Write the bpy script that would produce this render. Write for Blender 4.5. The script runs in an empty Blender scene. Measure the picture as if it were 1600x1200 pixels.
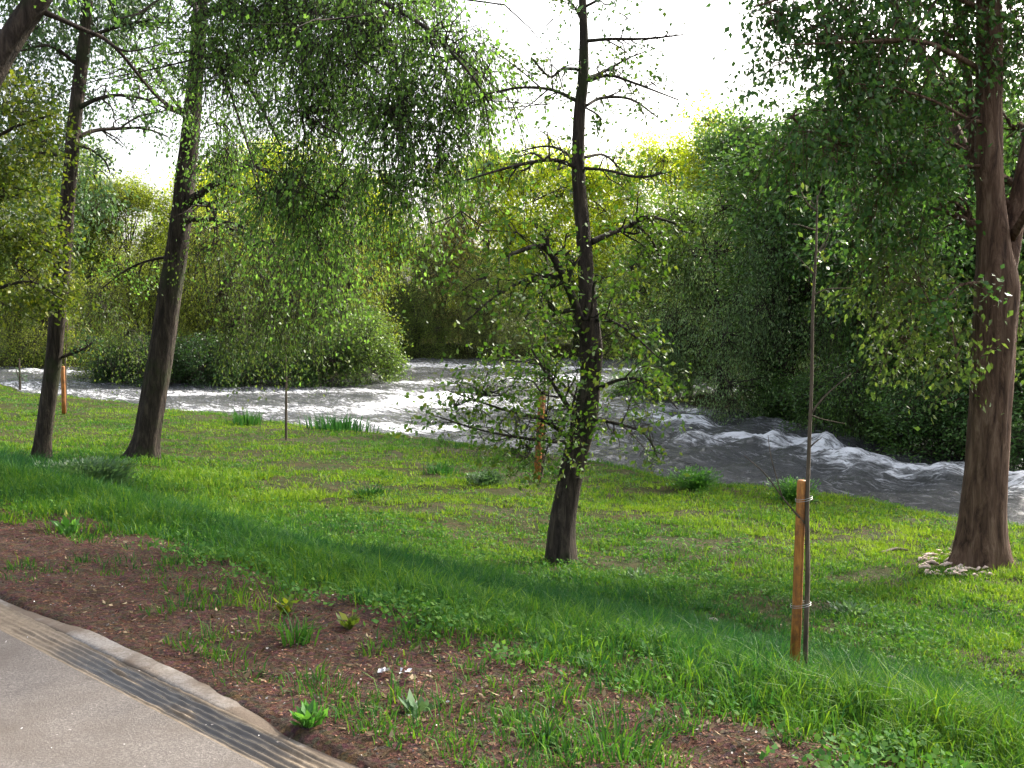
import bpy, math, random
import numpy as np
random.seed(4); rng = np.random.default_rng(11)
PI = math.pi
sc = bpy.context.scene
# ------------------------------------------------------------------ camera, world, sun, exposure
FPX = 1650.0; TH = math.radians(4.15); CZ = 1.6
cam = bpy.data.cameras.new('camera'); camo = bpy.data.objects.new('camera', cam)
sc.collection.objects.link(camo); sc.camera = camo
camo.location = (0, 0, CZ); camo.rotation_euler = (PI/2-TH, 0, 0)
cam.sensor_width = 36; cam.lens = 36*FPX/1600; cam.clip_start = 0.1; cam.clip_end = 3000
SUN_AZ = math.radians(46)      # to the right of the viewing direction (+Y)
SUN_EL = math.radians(34)
w = bpy.data.worlds.new('World'); sc.world = w; w.use_nodes = True
nt = w.node_tree; bg = nt.nodes['Background']
sky = nt.nodes.new('ShaderNodeTexSky'); sky.sky_type = 'NISHITA'; sky.sun_disc = False
sky.sun_elevation = SUN_EL; sky.sun_rotation = SUN_AZ; sky.air_density = 1.0; sky.dust_density = 6.0; sky.ozone_density = 0.6
hs = nt.nodes.new('ShaderNodeHueSaturation'); hs.inputs['Saturation'].default_value = .45   # thin white cloud veil
nt.links.new(sky.outputs[0], hs.inputs['Color']); nt.links.new(hs.outputs[0], bg.inputs[0]); bg.inputs[1].default_value = 0.15
sl = bpy.data.lights.new('sun', 'SUN'); sl.energy = 2.2; sl.angle = math.radians(0.5); sl.color = (1, .93, .80)
so = bpy.data.objects.new('sun', sl); sc.collection.objects.link(so)
so.rotation_euler = (PI/2-SUN_EL, 0, PI-SUN_AZ)
sc.view_settings.view_transform = 'Standard'; sc.view_settings.look = 'None'
sc.view_settings.gamma = 1; sc.view_settings.exposure = 1.95
sc.cycles.max_bounces = 6; sc.cycles.diffuse_bounces = 3; sc.cycles.glossy_bounces = 2
sc.cycles.transmission_bounces = 3; sc.cycles.caustics_reflective = False; sc.cycles.caustics_refractive = False
sc.cycles.sample_clamp_indirect = 6

# ------------------------------------------------------------------ maths helpers
def unit(v): return v/np.maximum(np.linalg.norm(v, axis=-1, keepdims=True), 1e-9)
def _h(ix, iy, iz, sd):
    n = (ix.astype(np.int64)*374761393 + iy.astype(np.int64)*668265263 + iz.astype(np.int64)*2147483647 + sd*1274126177) & 0x7fffffff
    n = ((n ^ (n >> 13))*1274126177) & 0x7fffffff
    return ((n ^ (n >> 16)) & 0xffff)/65535.0
def noise2(x, y, sd=0):
    x = np.asarray(x, float); y = np.asarray(y, float); x, y = np.broadcast_arrays(x, y)
    ix = np.floor(x); iy = np.floor(y); fx = x-ix; fy = y-iy
    fx = fx*fx*(3-2*fx); fy = fy*fy*(3-2*fy); z = np.zeros_like(ix)
    a = _h(ix, iy, z, sd); b = _h(ix+1, iy, z, sd); c = _h(ix, iy+1, z, sd); d = _h(ix+1, iy+1, z, sd)
    return (a*(1-fx)+b*fx)*(1-fy)+(c*(1-fx)+d*fx)*fy
def fbm(x, y, sd=0, o=4):
    r = 0; a = .5; t = 0
    for k in range(o):
        r = r+a*noise2(x*2**k+17.3*k, y*2**k+5.1*k, sd+k); t += a; a *= .5
    return r/t
def fbm3(p, f, sd=0): return (fbm(p[:, 0]*f, p[:, 1]*f, sd, 2)+fbm(p[:, 1]*f+9, p[:, 2]*f, sd+5, 2)+fbm(p[:, 0]*f, p[:, 2]*f+4, sd+9, 2))/3
def sst(a, b, x): q = np.clip((x-a)/(b-a), 0, 1); return q*q*(3-2*q)
# kerb frame: s = metres from the kerb towards the river, t = metres along it
K0 = np.array([-2.81, 5.8]); U = np.array([.7306, -.6828]); N_ = np.array([.6828, .7306])
def st(x, y): return (x-K0[0])*N_[0]+(y-K0[1])*N_[1], (x-K0[0])*U[0]+(y-K0[1])*U[1]
def xy(s, t): return K0[0]+s*N_[0]+t*U[0], K0[1]+s*N_[1]+t*U[1]
WATER = -1.93
PS = [-1e4, -.29, -.27, -.07, -.015, 1.4, 2.2, 3.2, 5, 8, 11, 14, 15.0, 15.5, 16.2, 19, 1e4]
PZ = [-.06, -.06, -.08, -.08, .002, -.08, -.24, -.60, -1.12, -1.42, -1.55, -1.64, -1.70, -1.84, -2.15, -2.7, -2.7]
def H(x, y):
    x = np.asarray(x, float); y = np.asarray(y, float)
    s, t = st(x, y)
    wig = (fbm(t*.22, t*0+3, 5, 3)-.5)*2.2*sst(8, 14, s)
    h = np.interp(s+wig, PS, PZ)
    amp = sst(.05, 1.5, s)*(1-sst(14.5, 16, s))
    h = h+amp*((fbm(x*.55, y*.55, 2, 3)-.5)*.16+(fbm(x*3, y*3, 7, 3)-.5)*.07)+(sst(-.07, .05, s)*(fbm(x*6, y*6, 8, 3)-.5)*.05+sst(.1, .5, s)*(1-sst(2, 5, s))*(fbm(x*14, y*14, 18, 2)-.5)*.03)*(1-sst(15, 16, s))
    yf = 73-13*sst(-14, -26, x)-16*sst(12, 34, x)+(fbm(x*.12, y*0, 4, 2)-.5)*5
    land = sst(-1.5, 4, y-yf)*1.5*sst(14, 18, s); h = h+land+np.where(s > 14, np.clip(y-yf-4, 0, 400)*.012, 0)
    def ell(cx, cy, rx, ry): return ((x-cx)/rx)**2+((y-cy)/ry)**2
    h = np.maximum(h, -1.55-1.3*(ell(-12.2, 54.5, 7.6, 6.4)+.25*(fbm(x*.5, y*.5, 1, 2)-.5)))
    px, py = x-7.5, y-39.; L = math.hypot(11., -17.); ux, uy = 11./L, -17./L
    q = np.clip(px*ux+py*uy, 0, L+8); dd = np.hypot(px-q*ux, py-q*uy)
    h = np.maximum(h, -1.6-.7*(dd/2.6)**2)
    return h
def ray(px, py):
    cx = (px-800)/FPX; cy = (600-py)/FPX
    return np.array([cx, cy*math.sin(TH)+math.cos(TH), cy*math.cos(TH)-math.sin(TH)])
def at(px, py, Y):
    d = ray(px, py); d = d/d[1]*Y; return np.array([d[0], d[1], d[2]+CZ])
def ground(px, py):
    d = ray(px, py); d = d/d[1]; Y = np.linspace(2.5, 110, 5000)
    z = CZ+d[2]*Y; g = H(d[0]*Y, Y); i = int(np.argmax(z < g)); Yh = Y[i]
    return np.array([d[0]*Yh, Yh, float(H(d[0]*Yh, Yh))])
def proj(p):
    v = p-np.array([0, 0, CZ]); f = v[:, 1]*math.cos(TH)-v[:, 2]*math.sin(TH); u = v[:, 1]*math.sin(TH)+v[:, 2]*math.cos(TH)
    return 800+FPX*v[:, 0]/f, 600-FPX*u/f, f

# ------------------------------------------------------------------ object helpers
def link(o, parent=None):
    sc.collection.objects.link(o)
    if parent is not None: o.parent = parent
    return o
def empty(name, loc, label, cat, group=None):
    o = bpy.data.objects.new(name, None); o.location = loc; link(o); return tag(o, label, cat, group)
def tag(o, label, cat=None, group=None, kind=None):
    o['label'] = label
    if cat: o['category'] = cat
    if group: o['group'] = group
    if kind: o['kind'] = kind
    return o
def mesh_np(name, V, sizes, idx, attrs=None, smooth=False, vattrs=None):
    me = bpy.data.meshes.new(name); V = np.ascontiguousarray(V, np.float32)
    me.vertices.add(len(V)); me.vertices.foreach_set('co', V.ravel())
    me.loops.add(len(idx)); me.loops.foreach_set('vertex_index', np.ascontiguousarray(idx, np.int32))
    me.polygons.add(len(sizes)); ls = np.concatenate([[0], np.cumsum(sizes)[:-1]]).astype(np.int32)
    me.polygons.foreach_set('loop_start', ls)
    if smooth: me.polygons.foreach_set('use_smooth', np.ones(len(sizes), bool))
    me.update(calc_edges=True)
    for k, a in (attrs or {}).items():
        at_ = me.attributes.new(k, 'FLOAT', 'FACE'); at_.data.foreach_set('value', np.ascontiguousarray(a, np.float32))
    for k, a in (vattrs or {}).items():
        at_ = me.attributes.new(k, 'FLOAT', 'POINT'); at_.data.foreach_set('value', np.ascontiguousarray(a, np.float32))
    return me
def mobj(name, me, mat, parent=None, origin=None):
    if origin is not None:
        me.transform(__import__('mathutils').Matrix.Translation([-float(c) for c in origin]))
    me.materials.append(mat); o = bpy.data.objects.new(name, me); link(o, parent)
    if origin is not None and parent is None: o.location = origin
    return o
class Geo:
    def __init__(s): s.V = []; s.S = []; s.I = []; s.n = 0; s.A = []
    def add(s, V, sizes, idx, a=0.):
        s.V.append(V); s.S.append(np.asarray(sizes)); s.I.append(np.asarray(idx)+s.n); s.n += len(V)
        s.A.append(np.broadcast_to(np.asarray(a, float), (len(sizes),)))
    def mesh(s, name, smooth=False):
        return mesh_np(name, np.concatenate(s.V), np.concatenate(s.S), np.concatenate(s.I), {'rnd': np.concatenate(s.A)}, smooth)
def spline(P, n):
    P = np.asarray(P, float); m = len(P)
    if m == 2: q = np.linspace(0, 1, n)[:, None]; return P[0]*(1-q)+P[1]*q
    E = np.vstack([2*P[0]-P[1], P, 2*P[-1]-P[-2]]); t = np.linspace(0, m-1, n); k = np.minimum(t.astype(int), m-2); f = (t-k)[:, None]
    a, b, c, d = E[k], E[k+1], E[k+2], E[k+3]
    return .5*((2*b)+(c-a)*f+(2*a-5*b+4*c-d)*f*f+(3*b-a-3*c+d)*f**3)
def tube(g, P, R, sides=6, n=None, lumps=0., sd=0, flare=0., cap=True):
    P = np.asarray(P, float); R = np.asarray(R, float)
    if n: Q = spline(P, n); r = np.interp(np.linspace(0, len(R)-1, n), np.arange(len(R)), R)
    else: Q = P; r = R if R.ndim else np.full(len(P), float(R))
    T = unit(np.gradient(Q, axis=0)); up = np.array([0, 1., .13]) if abs(T[0][2]) > .6 else np.array([0, 0, 1.])
    A = unit(np.cross(T, up)); B = np.cross(T, A); th = np.arange(sides)/sides*2*PI
    rr = r[:, None]*np.ones((1, sides))
    if lumps:
        L = np.concatenate([[0], np.cumsum(np.linalg.norm(np.diff(Q, axis=0), axis=1))])[:, None]
        cx, cy = np.cos(th)[None]*2+sd*3, np.sin(th)[None]*2
        rr = rr*(1+lumps*((fbm(cx*1.1+L*.5, cy*1.1+L*.35, sd, 3)-.5)*1.6+(fbm(cx*5+0*L, cy*5+L*1.1, sd+3, 2)-.5)*.9))
        if flare:
            k = np.exp(-L/.22)*flare; rr = rr*(1+k*(1+.7*np.cos(th*5+sd)[None]+.4*np.cos(th*3+sd*2)[None]))
    V = Q[:, None, :]+rr[..., None]*(np.cos(th)[None, :, None]*A[:, None]+np.sin(th)[None, :, None]*B[:, None])
    m = len(Q); V = V.reshape(-1, 3)
    i = np.arange(m-1)[:, None]*sides; j = np.arange(sides)[None]; j2 = (j+1) % sides
    F = np.stack([i+j, i+j2, i+sides+j2, i+sides+j], -1).reshape(-1, 4)
    S = np.full(len(F), 4); I = F.ravel()
    if cap: S = np.concatenate([S, [sides, sides]]); I = np.concatenate([I, np.arange(sides)[::-1], (m-1)*sides+np.arange(sides)])
    g.add(V, S, I, sd % 7/7.)
def twigs_batch(g, A, B, r0, r1):       # many straight 3-sided twigs at once
    n = len(A)
    if n == 0: return
    T = unit(B-A); X = unit(np.cross(T, np.array([.3, .2, 1.]))); Y = np.cross(T, X); V = np.zeros((n, 6, 3))
    r0 = np.broadcast_to(r0, (n,))[:, None]; r1 = np.broadcast_to(r1, (n,))[:, None]
    for k in range(3):
        c, s = math.cos(k*2.094), math.sin(k*2.094); V[:, k] = A+r0*(c*X+s*Y); V[:, 3+k] = B+r1*(c*X+s*Y)
    f = np.array([0, 1, 4, 3, 1, 2, 5, 4, 2, 0, 3, 5]); I = (np.arange(n)[:, None]*6+f[None]).ravel()
    g.add(V.reshape(-1, 3), np.full(n*3, 4), I, .5)
def leaves(g, P, D, L, W, a=None, flat=0.):
    n = len(P); D = unit(D); X = unit(np.cross(D, unit(rng.normal(size=(n, 3))*(1-flat)+np.array([0, 0, 1.])*flat)))
    Nn = np.cross(D, X); L = np.broadcast_to(L, (n,))[:, None]; W = np.broadcast_to(W, (n,))[:, None]
    V = np.stack([P, P+D*L*.42+X*W*.5, P+D*L-Nn*L*.18, P+D*L*.42-X*W*.5], 1).reshape(-1, 3)
    g.add(V, np.full(n, 4), np.arange(n*4), rng.random(n) if a is None else a)
def inball(n, k=.5):
    v = unit(rng.normal(size=(n, 3))); return v*(rng.random((n, 1))**k)
def crown(gl, gt, blobs, n, L, tw=.5, droop=.3, per=9, spread=.09, clump=.47, twr=.004, wid=.6, clf=1.1, drawtw=True, rootw=True):
    """leaves on twigs: blobs = (centre xyz, radii xyz)."""
    wts = np.array([b[1][0]*b[1][1]+b[1][0]*b[1][2] for b in blobs]); wts = wts/wts.sum()
    for (c, r), wt in zip(blobs, wts):
        m = max(3, int(n*wt/per*1.8)); c = np.asarray(c); r = np.asarray(r)
        o = inball(m, .42); S = c+o*r
        keep = fbm3(S, clf/ max(.6, r.mean()*.55), 3) > clump; S = S[keep]; o = o[keep]
        mm = int(n*wt/per); S = S[:mm]; o = o[:mm]; m = len(S)
        if m == 0: continue
        D = unit(o*.8+rng.normal(size=(m, 3))*.55+np.array([0, 0, -droop])); ln = tw*(.5+rng.random(m))[:, None]
        E = S+D*ln; 
        if drawtw:
            M = S+D*ln*.5; E2 = E+np.array([0, 0, -1.])*ln*droop*.35
            twigs_batch(gt, S, M, twr, twr*.7); twigs_batch(gt, M, E2, twr*.7, twr*.3)
            if rootw:
                k = max(1, m//7); ii = rng.choice(m, k, replace=False); nr = S[ii]
                hub = c+(inball(max(2, k//8))*r*.35); hb = hub[rng.integers(0, len(hub), k)]
                mid = (hb+nr)/2+rng.normal(size=(k, 3))*.06
                twigs_batch(gt, hb, mid, twr*3, twr*2); twigs_batch(gt, mid, nr, twr*2, twr)
        t = rng.random((m, per))[..., None]; Pp = S[:, None]+(E-S)[:, None]*t+np.array([0, 0, -1.])*ln[:, None]*droop*.35*t*t
        Pp = (Pp+rng.normal(size=(m, per, 3))*spread).reshape(-1, 3)
        Dl = unit(rng.normal(size=(m*per, 3))+np.repeat(D, per, 0)*.6+np.array([0, 0, -droop*1.6]))
        sz = L*(.55+.75*rng.random(m*per)); leaves(gl, Pp, Dl, sz, sz*wid)

# ------------------------------------------------------------------ materials
class M:
    def __init__(s, name, rough=.8, spec=.3):
        s.m = bpy.data.materials.new(name); s.m.use_nodes = True; s.t = s.m.node_tree
        s.p = s.t.nodes['Principled BSDF']; s.p.inputs['Roughness'].default_value = rough; s.p.inputs['Specular IOR Level'].default_value = spec
    def n(s, ty, **kw):
        x = s.t.nodes.new(ty)
        for k, v in kw.items():
            if k in x.inputs: x.inputs[k].default_value = v
            else: setattr(x, k, v)
        return x
    def l(s, a, b): s.t.links.new(a, b)
    def coord(s, scale=(1, 1, 1), kind='Object'):
        c = s.n('ShaderNodeTexCoord'); mp = s.n('ShaderNodeMapping'); mp.inputs['Scale'].default_value = scale
        s.l(c.outputs[kind], mp.inputs[0]); return mp.outputs[0]
    def noise(s, scale, det=4, rough=.6, vec=None, dist=0):
        x = s.n('ShaderNodeTexNoise'); x.inputs['Scale'].default_value = scale; x.inputs['Detail'].default_value = det
        x.inputs['Roughness'].default_value = rough; x.inputs['Distortion'].default_value = dist
        if vec is not None: s.l(vec, x.inputs['Vector'])
        return x.outputs['Fac']
    def ramp(s, f, stops):
        r = s.n('ShaderNodeValToRGB'); e = r.color_ramp.elements
        while len(e) < len(stops): e.new(.5)
        for q, (p, c) in zip(e, stops): q.position = p; q.color = (*c, 1) if len(c) == 3 else c
        s.l(f, r.inputs[0]); return r.outputs[0]
    def mix(s, f, a, b, mode='MIX'):
        x = s.n('ShaderNodeMix', data_type='RGBA', blend_type=mode)
        for sock, v in ((x.inputs[0], f), (x.inputs[6], a), (x.inputs[7], b)):
            if isinstance(v, (int, float)): sock.default_value = v
            elif isinstance(v, tuple): sock.default_value = (*v, 1)
            else: s.l(v, sock)
        return x.outputs[2]
    def math(s, op, a, b=None):
        x = s.n('ShaderNodeMath', operation=op)
        for sock, v in zip(x.inputs, (a, b)):
            if v is None: continue
            if isinstance(v, (int, float)): sock.default_value = v
            else: s.l(v, sock)
        return x.outputs[0]
    def bump(s, h, strength, dist):
        b = s.n('ShaderNodeBump'); b.inputs['Strength'].default_value = strength; b.inputs['Distance'].default_value = dist
        s.l(h, b.inputs['Height']); s.l(b.outputs[0], s.p.inputs['Normal']); return b
    def col(s, c): s.l(c, s.p.inputs['Base Color'])
def leafmat(name, c1, c2, c3=None, trans=.42, rough=.45, spec=.35, objcol=False):
    m = M(name, rough, spec); a = m.n('ShaderNodeAttribute', attribute_name='rnd')
    c = m.ramp(a.outputs['Fac'], [(0, c1), (.6, c2), (1, c3 or c2)])
    if objcol:
        oi = m.n('ShaderNodeObjectInfo'); c = m.mix(1., c, oi.outputs['Color'], 'MULTIPLY')
    m.col(c); tr = m.n('ShaderNodeBsdfTranslucent')
    br = m.mix(1., c, (1.35, 1.35, .75), 'MULTIPLY'); m.l(br, tr.inputs[0])
    ms = m.n('ShaderNodeMixShader'); ms.inputs[0].default_value = trans
    m.l(m.p.outputs[0], ms.inputs[1]); m.l(tr.outputs[0], ms.inputs[2]); m.l(ms.outputs[0], m.t.nodes['Material Output'].inputs[0])
    return m.m
def barkmat(name, c1, c2, c3, sc_=9, moss=None, depth=.03):
    m = M(name, .9, .2); v = m.coord((1, 1, .16)); n1 = m.noise(sc_, 6, .7, v, .6); v2 = m.coord(); n2 = m.noise(1.6, 4, .6, v2)
    c = m.ramp(n1, [(.33, c1), (.5, c2), (.68, c3)])
    if moss: c = m.mix(m.ramp(n2, [(.52, (0, 0, 0)), (.62, (.8, .8, .8))]), c, moss)
    m.col(c); m.bump(m.math('ADD', n1, m.math('MULTIPLY', m.noise(60, 3, .6, v), .25)), 1., depth); return m.m
B_DARK = barkmat('bark_dark', (.014, .011, .009), (.042, .032, .025), (.10, .078, .058), 16, (.035, .042, .018), .09)
B_RED = barkmat('bark_brown', (.035, .02, .014), (.12, .070, .046), (.22, .145, .10), 13, None, .10)
B_TWIG = barkmat('bark_twig', (.04, .032, .025), (.09, .07, .05), (.16, .13, .10), 30, None, .003)
B_PALE = barkmat('bark_pale', (.10, .085, .06), (.2, .17, .12), (.3, .26, .2), 30, None, .003)
B_STEM = barkmat('bark_stem', (.03, .024, .018), (.075, .058, .04), (.14, .11, .08), 30, None, .006)
L_POP = leafmat('leaf_poplar', (.055, .12, .028), (.095, .195, .04), (.15, .26, .06), .55, .45, .3)
L_BLUE = leafmat('leaf_grey_green', (.045, .095, .045), (.075, .15, .065), (.12, .2, .09), .35)
L_ALD = leafmat('leaf_alder', (.045, .11, .014), (.08, .16, .02), (.14, .17, .03), .34, .5, .2)
L_YEL = leafmat('leaf_maple', (.05, .085, .012), (.10, .15, .018), (.20, .22, .02), .45)
L_FAR = leafmat('leaf_far', (.10, .16, .034), (.17, .24, .048), (.25, .32, .07), .52, objcol=True)
L_DKP = leafmat('leaf_poplar_dark', (.028, .08, .024), (.055, .13, .032), (.10, .19, .045), .42, .45, .3)
L_OLV = leafmat('leaf_olive', (.045, .085, .02), (.075, .125, .03), (.12, .16, .04), .4, .55, .2)
L_ISL = leafmat('leaf_island', (.045, .10, .025), (.08, .16, .04), (.14, .23, .06), .38, .4, .4, objcol=True)
L_WEED = leafmat('leaf_weed', (.04, .13, .02), (.07, .2, .03), (.12, .27, .05), .4)
# ------------------------------------------------------------------ setting: terrain
def grid(name, X, Y, Z, mat, vattrs=None, smooth=True):
    a, b = X.shape; V = np.stack([X, Y, Z], -1).reshape(-1, 3)
    i = np.arange(a-1)[:, None]*b+np.arange(b-1)[None]
    F = np.stack([i, i+1, i+b+1, i+b], -1).reshape(-1, 4)
    me = mesh_np(name, V, np.full(len(F), 4), F.ravel(), None, smooth, vattrs); return mobj(name, me, mat)
def axis(segs):
    o = [segs[0][0]]
    for a, b, n in segs: o += list(np.linspace(a, b, n+1)[1:])
    return np.array(o)
gm = M('soil_and_turf', .95, .06)
v = gm.coord(); sepn = gm.n('ShaderNodeSeparateXYZ'); gm.l(v, sepn.inputs[0])
sval = gm.math('ADD', gm.math('MULTIPLY', gm.math('SUBTRACT', sepn.outputs[0], float(K0[0])), float(N_[0])), gm.math('MULTIPLY', gm.math('SUBTRACT', sepn.outputs[1], float(K0[1])), float(N_[1])))
n_big = gm.noise(1.1, 5, .6, v); n_mid = gm.noise(7, 6, .7, v); n_fine = gm.noise(55, 5, .7, v); vor = gm.n('ShaderNodeTexVoronoi'); vor.inputs['Scale'].default_value = 38; gm.l(v, vor.inputs['Vector'])
dirt = gm.ramp(n_mid, [(.3, (.022, .014, .010)), (.48, (.062, .038, .028)), (.6, (.10, .062, .045)), (.75, (.17, .12, .09))])
lit = gm.ramp(n_fine, [(.42, (.04, .026, .020)), (.55, (.11, .064, .046)), (.68, (.21, .13, .09))])
dirt = gm.mix(.55, dirt, lit); dirt = gm.mix(.25, dirt, vor.outputs['Color'], 'SOFT_LIGHT')
turf = gm.ramp(n_mid, [(.3, (.02, .026, .008)), (.5, (.038, .045, .012)), (.62, (.065, .046, .024)), (.8, (.10, .068, .042))])
edge = gm.math('ADD', sval, gm.math('MULTIPLY', gm.math('SUBTRACT', n_big, .5), 1.6))
mk = gm.ramp(gm.math('MULTIPLY', edge, .2), [(.24, (0, 0, 0)), (.36, (1, 1, 1))])
gm.col(gm.mix(mk, dirt, turf)); gm.bump(gm.math('ADD', n_mid, gm.math('MULTIPLY', n_fine, .7)), 1., .06)
rr = gm.ramp(n_big, [(.4, (.75, .75, .75)), (.6, (.95, .95, .95))]); gm.l(rr, gm.p.inputs['Roughness'])
sa = axis([(-600, -20, 10), (-20, -.31, 16), (-.31, -.02, 4), (-.02, .06, 2), (.06, 6, 120), (6, 20, 130), (20, 60, 90), (60, 200, 40), (200, 1500, 14)])
ta = axis([(-1500, -140, 12), (-140, -50, 50), (-50, -12, 160), (-12, 8, 260), (8, 50, 90), (50, 200, 30), (200, 1500, 10)])
S, T = np.meshgrid(sa, ta, indexing='ij'); X, Y = xy(S, T)
o = grid('ground', X, Y, H(X, Y), gm.m); tag(o, 'grassy river bank with bare reddish soil beside the path', kind='structure')
# path, gutter, kerb (local strips laid along the kerb line)
am = M('asphalt', .75, .35); v = am.coord(); n1 = am.noise(120, 4, .75, v); n2 = am.noise(2.2, 6, .7, v); vo = am.n('ShaderNodeTexVoronoi'); vo.inputs['Scale'].default_value = 90; am.l(v, vo.inputs['Vector'])
c = am.ramp(n1, [(.35, (.058, .048, .043)), (.5, (.120, .103, .092)), (.66, (.25, .222, .20))])
sp = am.ramp(vo.outputs['Distance'], [(.0, (.34, .31, .29)), (.14, (.12, .105, .092)), (.5, (.085, .073, .064))])
c = am.mix(.4, c, sp); c = am.mix(am.ramp(n2, [(.42, (0, 0, 0)), (.66, (.75, .75, .75))]), c, (.078, .062, .05)); am.col(c)
am.bump(n1, .8, .006)
ts = axis([(-300, -14, 60), (-14, 8, 300), (8, 300, 60)])
def strip(name, ss, zf, mat):
    S, T = np.meshgrid(ss, ts, indexing='ij'); X, Y = xy(S, T); return grid(name, X, Y, zf(S, T), mat)
tag(strip('path', axis([(-4.5, -.29, 30)]), lambda s, t: 0*s-.004+.006*(fbm(s*1.5, t*1.5, 3)-.5), am.m), 'worn beige asphalt footpath', kind='structure')
gt_ = M('wet_gutter', .3, .3); v = gt_.coord(); n1 = gt_.math('ADD', gt_.math('MULTIPLY', gt_.noise(60, 5, .75, v), .55), gt_.math('MULTIPLY', gt_.noise(5, 5, .7, v), .45)); n2 = gt_.noise(.9, 3, .6, v); a = gt_.n('ShaderNodeAttribute', attribute_name='wet')
n3 = gt_.noise(3.5, 5, .7, v); gt_.col(gt_.mix(gt_.math('MULTIPLY', a.outputs['Fac'], gt_.ramp(n3, [(.3, (.5, .5, .5)), (.5, (1, 1, 1))])), gt_.ramp(n1, [(.3, (.06, .042, .026)), (.5, (.125, .096, .066)), (.7, (.21, .17, .13))]), (.06, .052, .045)))
gt_.l(gt_.math('SUBTRACT', .78, gt_.math('MULTIPLY', a.outputs['Fac'], .70)), gt_.p.inputs['Roughness'])
b = gt_.bump(n1, .35, .006)
ss = np.linspace(-.29, -.095, 60); S, T = np.meshgrid(ss, axis([(-300, -14, 60), (-14, 8, 900), (8, 300, 60)]), indexing='ij'); X, Y = xy(S, T)
rid = np.sin((S+.012*(fbm(T*2.3, S*8, 3)-.5))*2*PI/.034); wetv = np.clip(np.exp(-((T-2.1)/.95)**2)*1.6-.2, 0, 1)*sst(-.285, -.255, S)*sst(-.10, -.12, S)
Z = -.007-.004*sst(-.29, -.26, S)*sst(-.095, -.12, S)+.0042*rid*np.maximum(sst(.34, .62, fbm(T*1.7, S*9, 77, 3)), sst(.05, .5, wetv))*1.15*sst(-.28, -.265, S)*sst(-.10, -.12, S)*(.08+.25*fbm(T*3, S*20, 8, 2)+.95*sst(.4, 1.4, T)*(1-.8*sst(2.7, 3.4, T)))*(.5+fbm(T*4, S*40, 18, 2))+.008*(fbm(S*22, T*14, 4, 3)-.5)+.0016*wetv*(fbm(S*55, T*25, 41, 2)-.5)*4
o = grid('gutter', X, Y, Z, gt_.m, {'wet': (wetv*sst(.30, .46, fbm(S*22, T*4, 6, 3))).clip(0, 1).ravel()}); tag(o, 'ribbed wet gutter between path and kerb', kind='structure')
km = M('kerb_concrete', .85, .12); v = km.coord(); n1 = km.noise(60, 5, .7, v); n2 = km.noise(2.2, 4, .6, v)
km.col(km.mix(km.ramp(n2, [(.40, (0, 0, 0)), (.55, (.9, .9, .9))]), km.ramp(n1, [(.3, (.12, .108, .095)), (.6, (.24, .22, .20))]), (.10, .075, .055))); km.bump(n1, .6, .006)
o = strip('kerb', np.array([-.105, -.10, -.092, -.08, -.05, -.01, .0, .006, .012]), lambda s, t: np.interp(s, [-.105, -.10, -.092, -.08, -.01, .006, .012], [-.05, -.008, -.001, .002, .003, .0, -.06])+.008*(fbm(t*3, s*30, 2, 3)-.5)-.034*np.clip((np.abs(t-1.45)-.55)*1.6, 0, 1)*(.35+.8*fbm(t*2.5, s*4, 6, 3)), km.m)
tag(o, 'low grey concrete kerb half buried in soil', kind='structure')
# ------------------------------------------------------------------ river
wm = M('river_water', .12, .6); v = wm.coord(); a = wm.n('ShaderNodeAttribute', attribute_name='foam_sheen')
mpr = wm.n('ShaderNodeMapping'); mpr.inputs['Rotation'].default_value = (0, 0, .752); wm.l(v, mpr.inputs[0])
mps = wm.n('ShaderNodeMapping'); mps.inputs['Scale'].default_value = (.42, 1.5, 1); wm.l(mpr.outputs[0], mps.inputs[0]); vs = mps.outputs[0]
nf = wm.ramp(wm.noise(4.2, 8, .72, vs, .9), [(.36, (0, 0, 0)), (.64, (1, 1, 1))]); nb = wm.noise(2.2, 8, .70, vs, .6); nc = wm.noise(14, 4, .7, vs)
fm = wm.ramp(wm.math('ADD', wm.math('MULTIPLY', a.outputs['Fac'], .72), wm.math('MULTIPLY', nf, .62)), [(.48, (0, 0, 0)), (.72, (.24, .24, .24)), (.96, (1, 1, 1))])
wm.col(wm.mix(fm, (.055, .058, .058), (.86, .87, .90)))  # white stands for rapids foam and for painted sky sheen
wm.l(wm.math('ADD', .09, wm.math('MULTIPLY', fm, .6)), wm.p.inputs['Roughness'])
wm.p.inputs['IOR'].default_value = 1.33
wm.bump(wm.math('ADD', nb, wm.math('MULTIPLY', nc, .22)), 1., .34)
ys = [15.0]
while ys[-1] < 112: ys.append(ys[-1]+max(.085, ys[-1]*.0048))
ys = np.array(ys); xs = np.concatenate([np.linspace(-110, -31, 40), np.linspace(-30.7, 26, 560), np.linspace(26.4, 110, 60)])
Xw, Yw = np.meshgrid(xs, ys, indexing='ij'); Xn = Xw
def white_seg(pts, wd, sd):
    out = 0*Xn
    for (p, q, st_) in pts:
        A = ground_w(*p); B = ground_w(*q); d = B-A; L2 = (d**2).sum()
        t = np.clip(((Xn-A[0])*d[0]+(Yw-A[1])*d[1])/L2, 0, 1)
        dx = Xn-A[0]-t*d[0]; dy = Yw-A[1]-t*d[1]; jitter = (fbm(Xn*1.1, Yw*1.1, sd, 3)-.5)*1.3
        out = np.maximum(out, st_*np.exp(-(((np.hypot(dx, dy*1.0)+jitter*wd)/wd)**2)))
    return out
def ground_w(px, py):
    d = ray(px, py); Yh = (WATER-CZ)/(d[2]/d[1]); return np.array([d[0]/d[1]*Yh, Yh])
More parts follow.
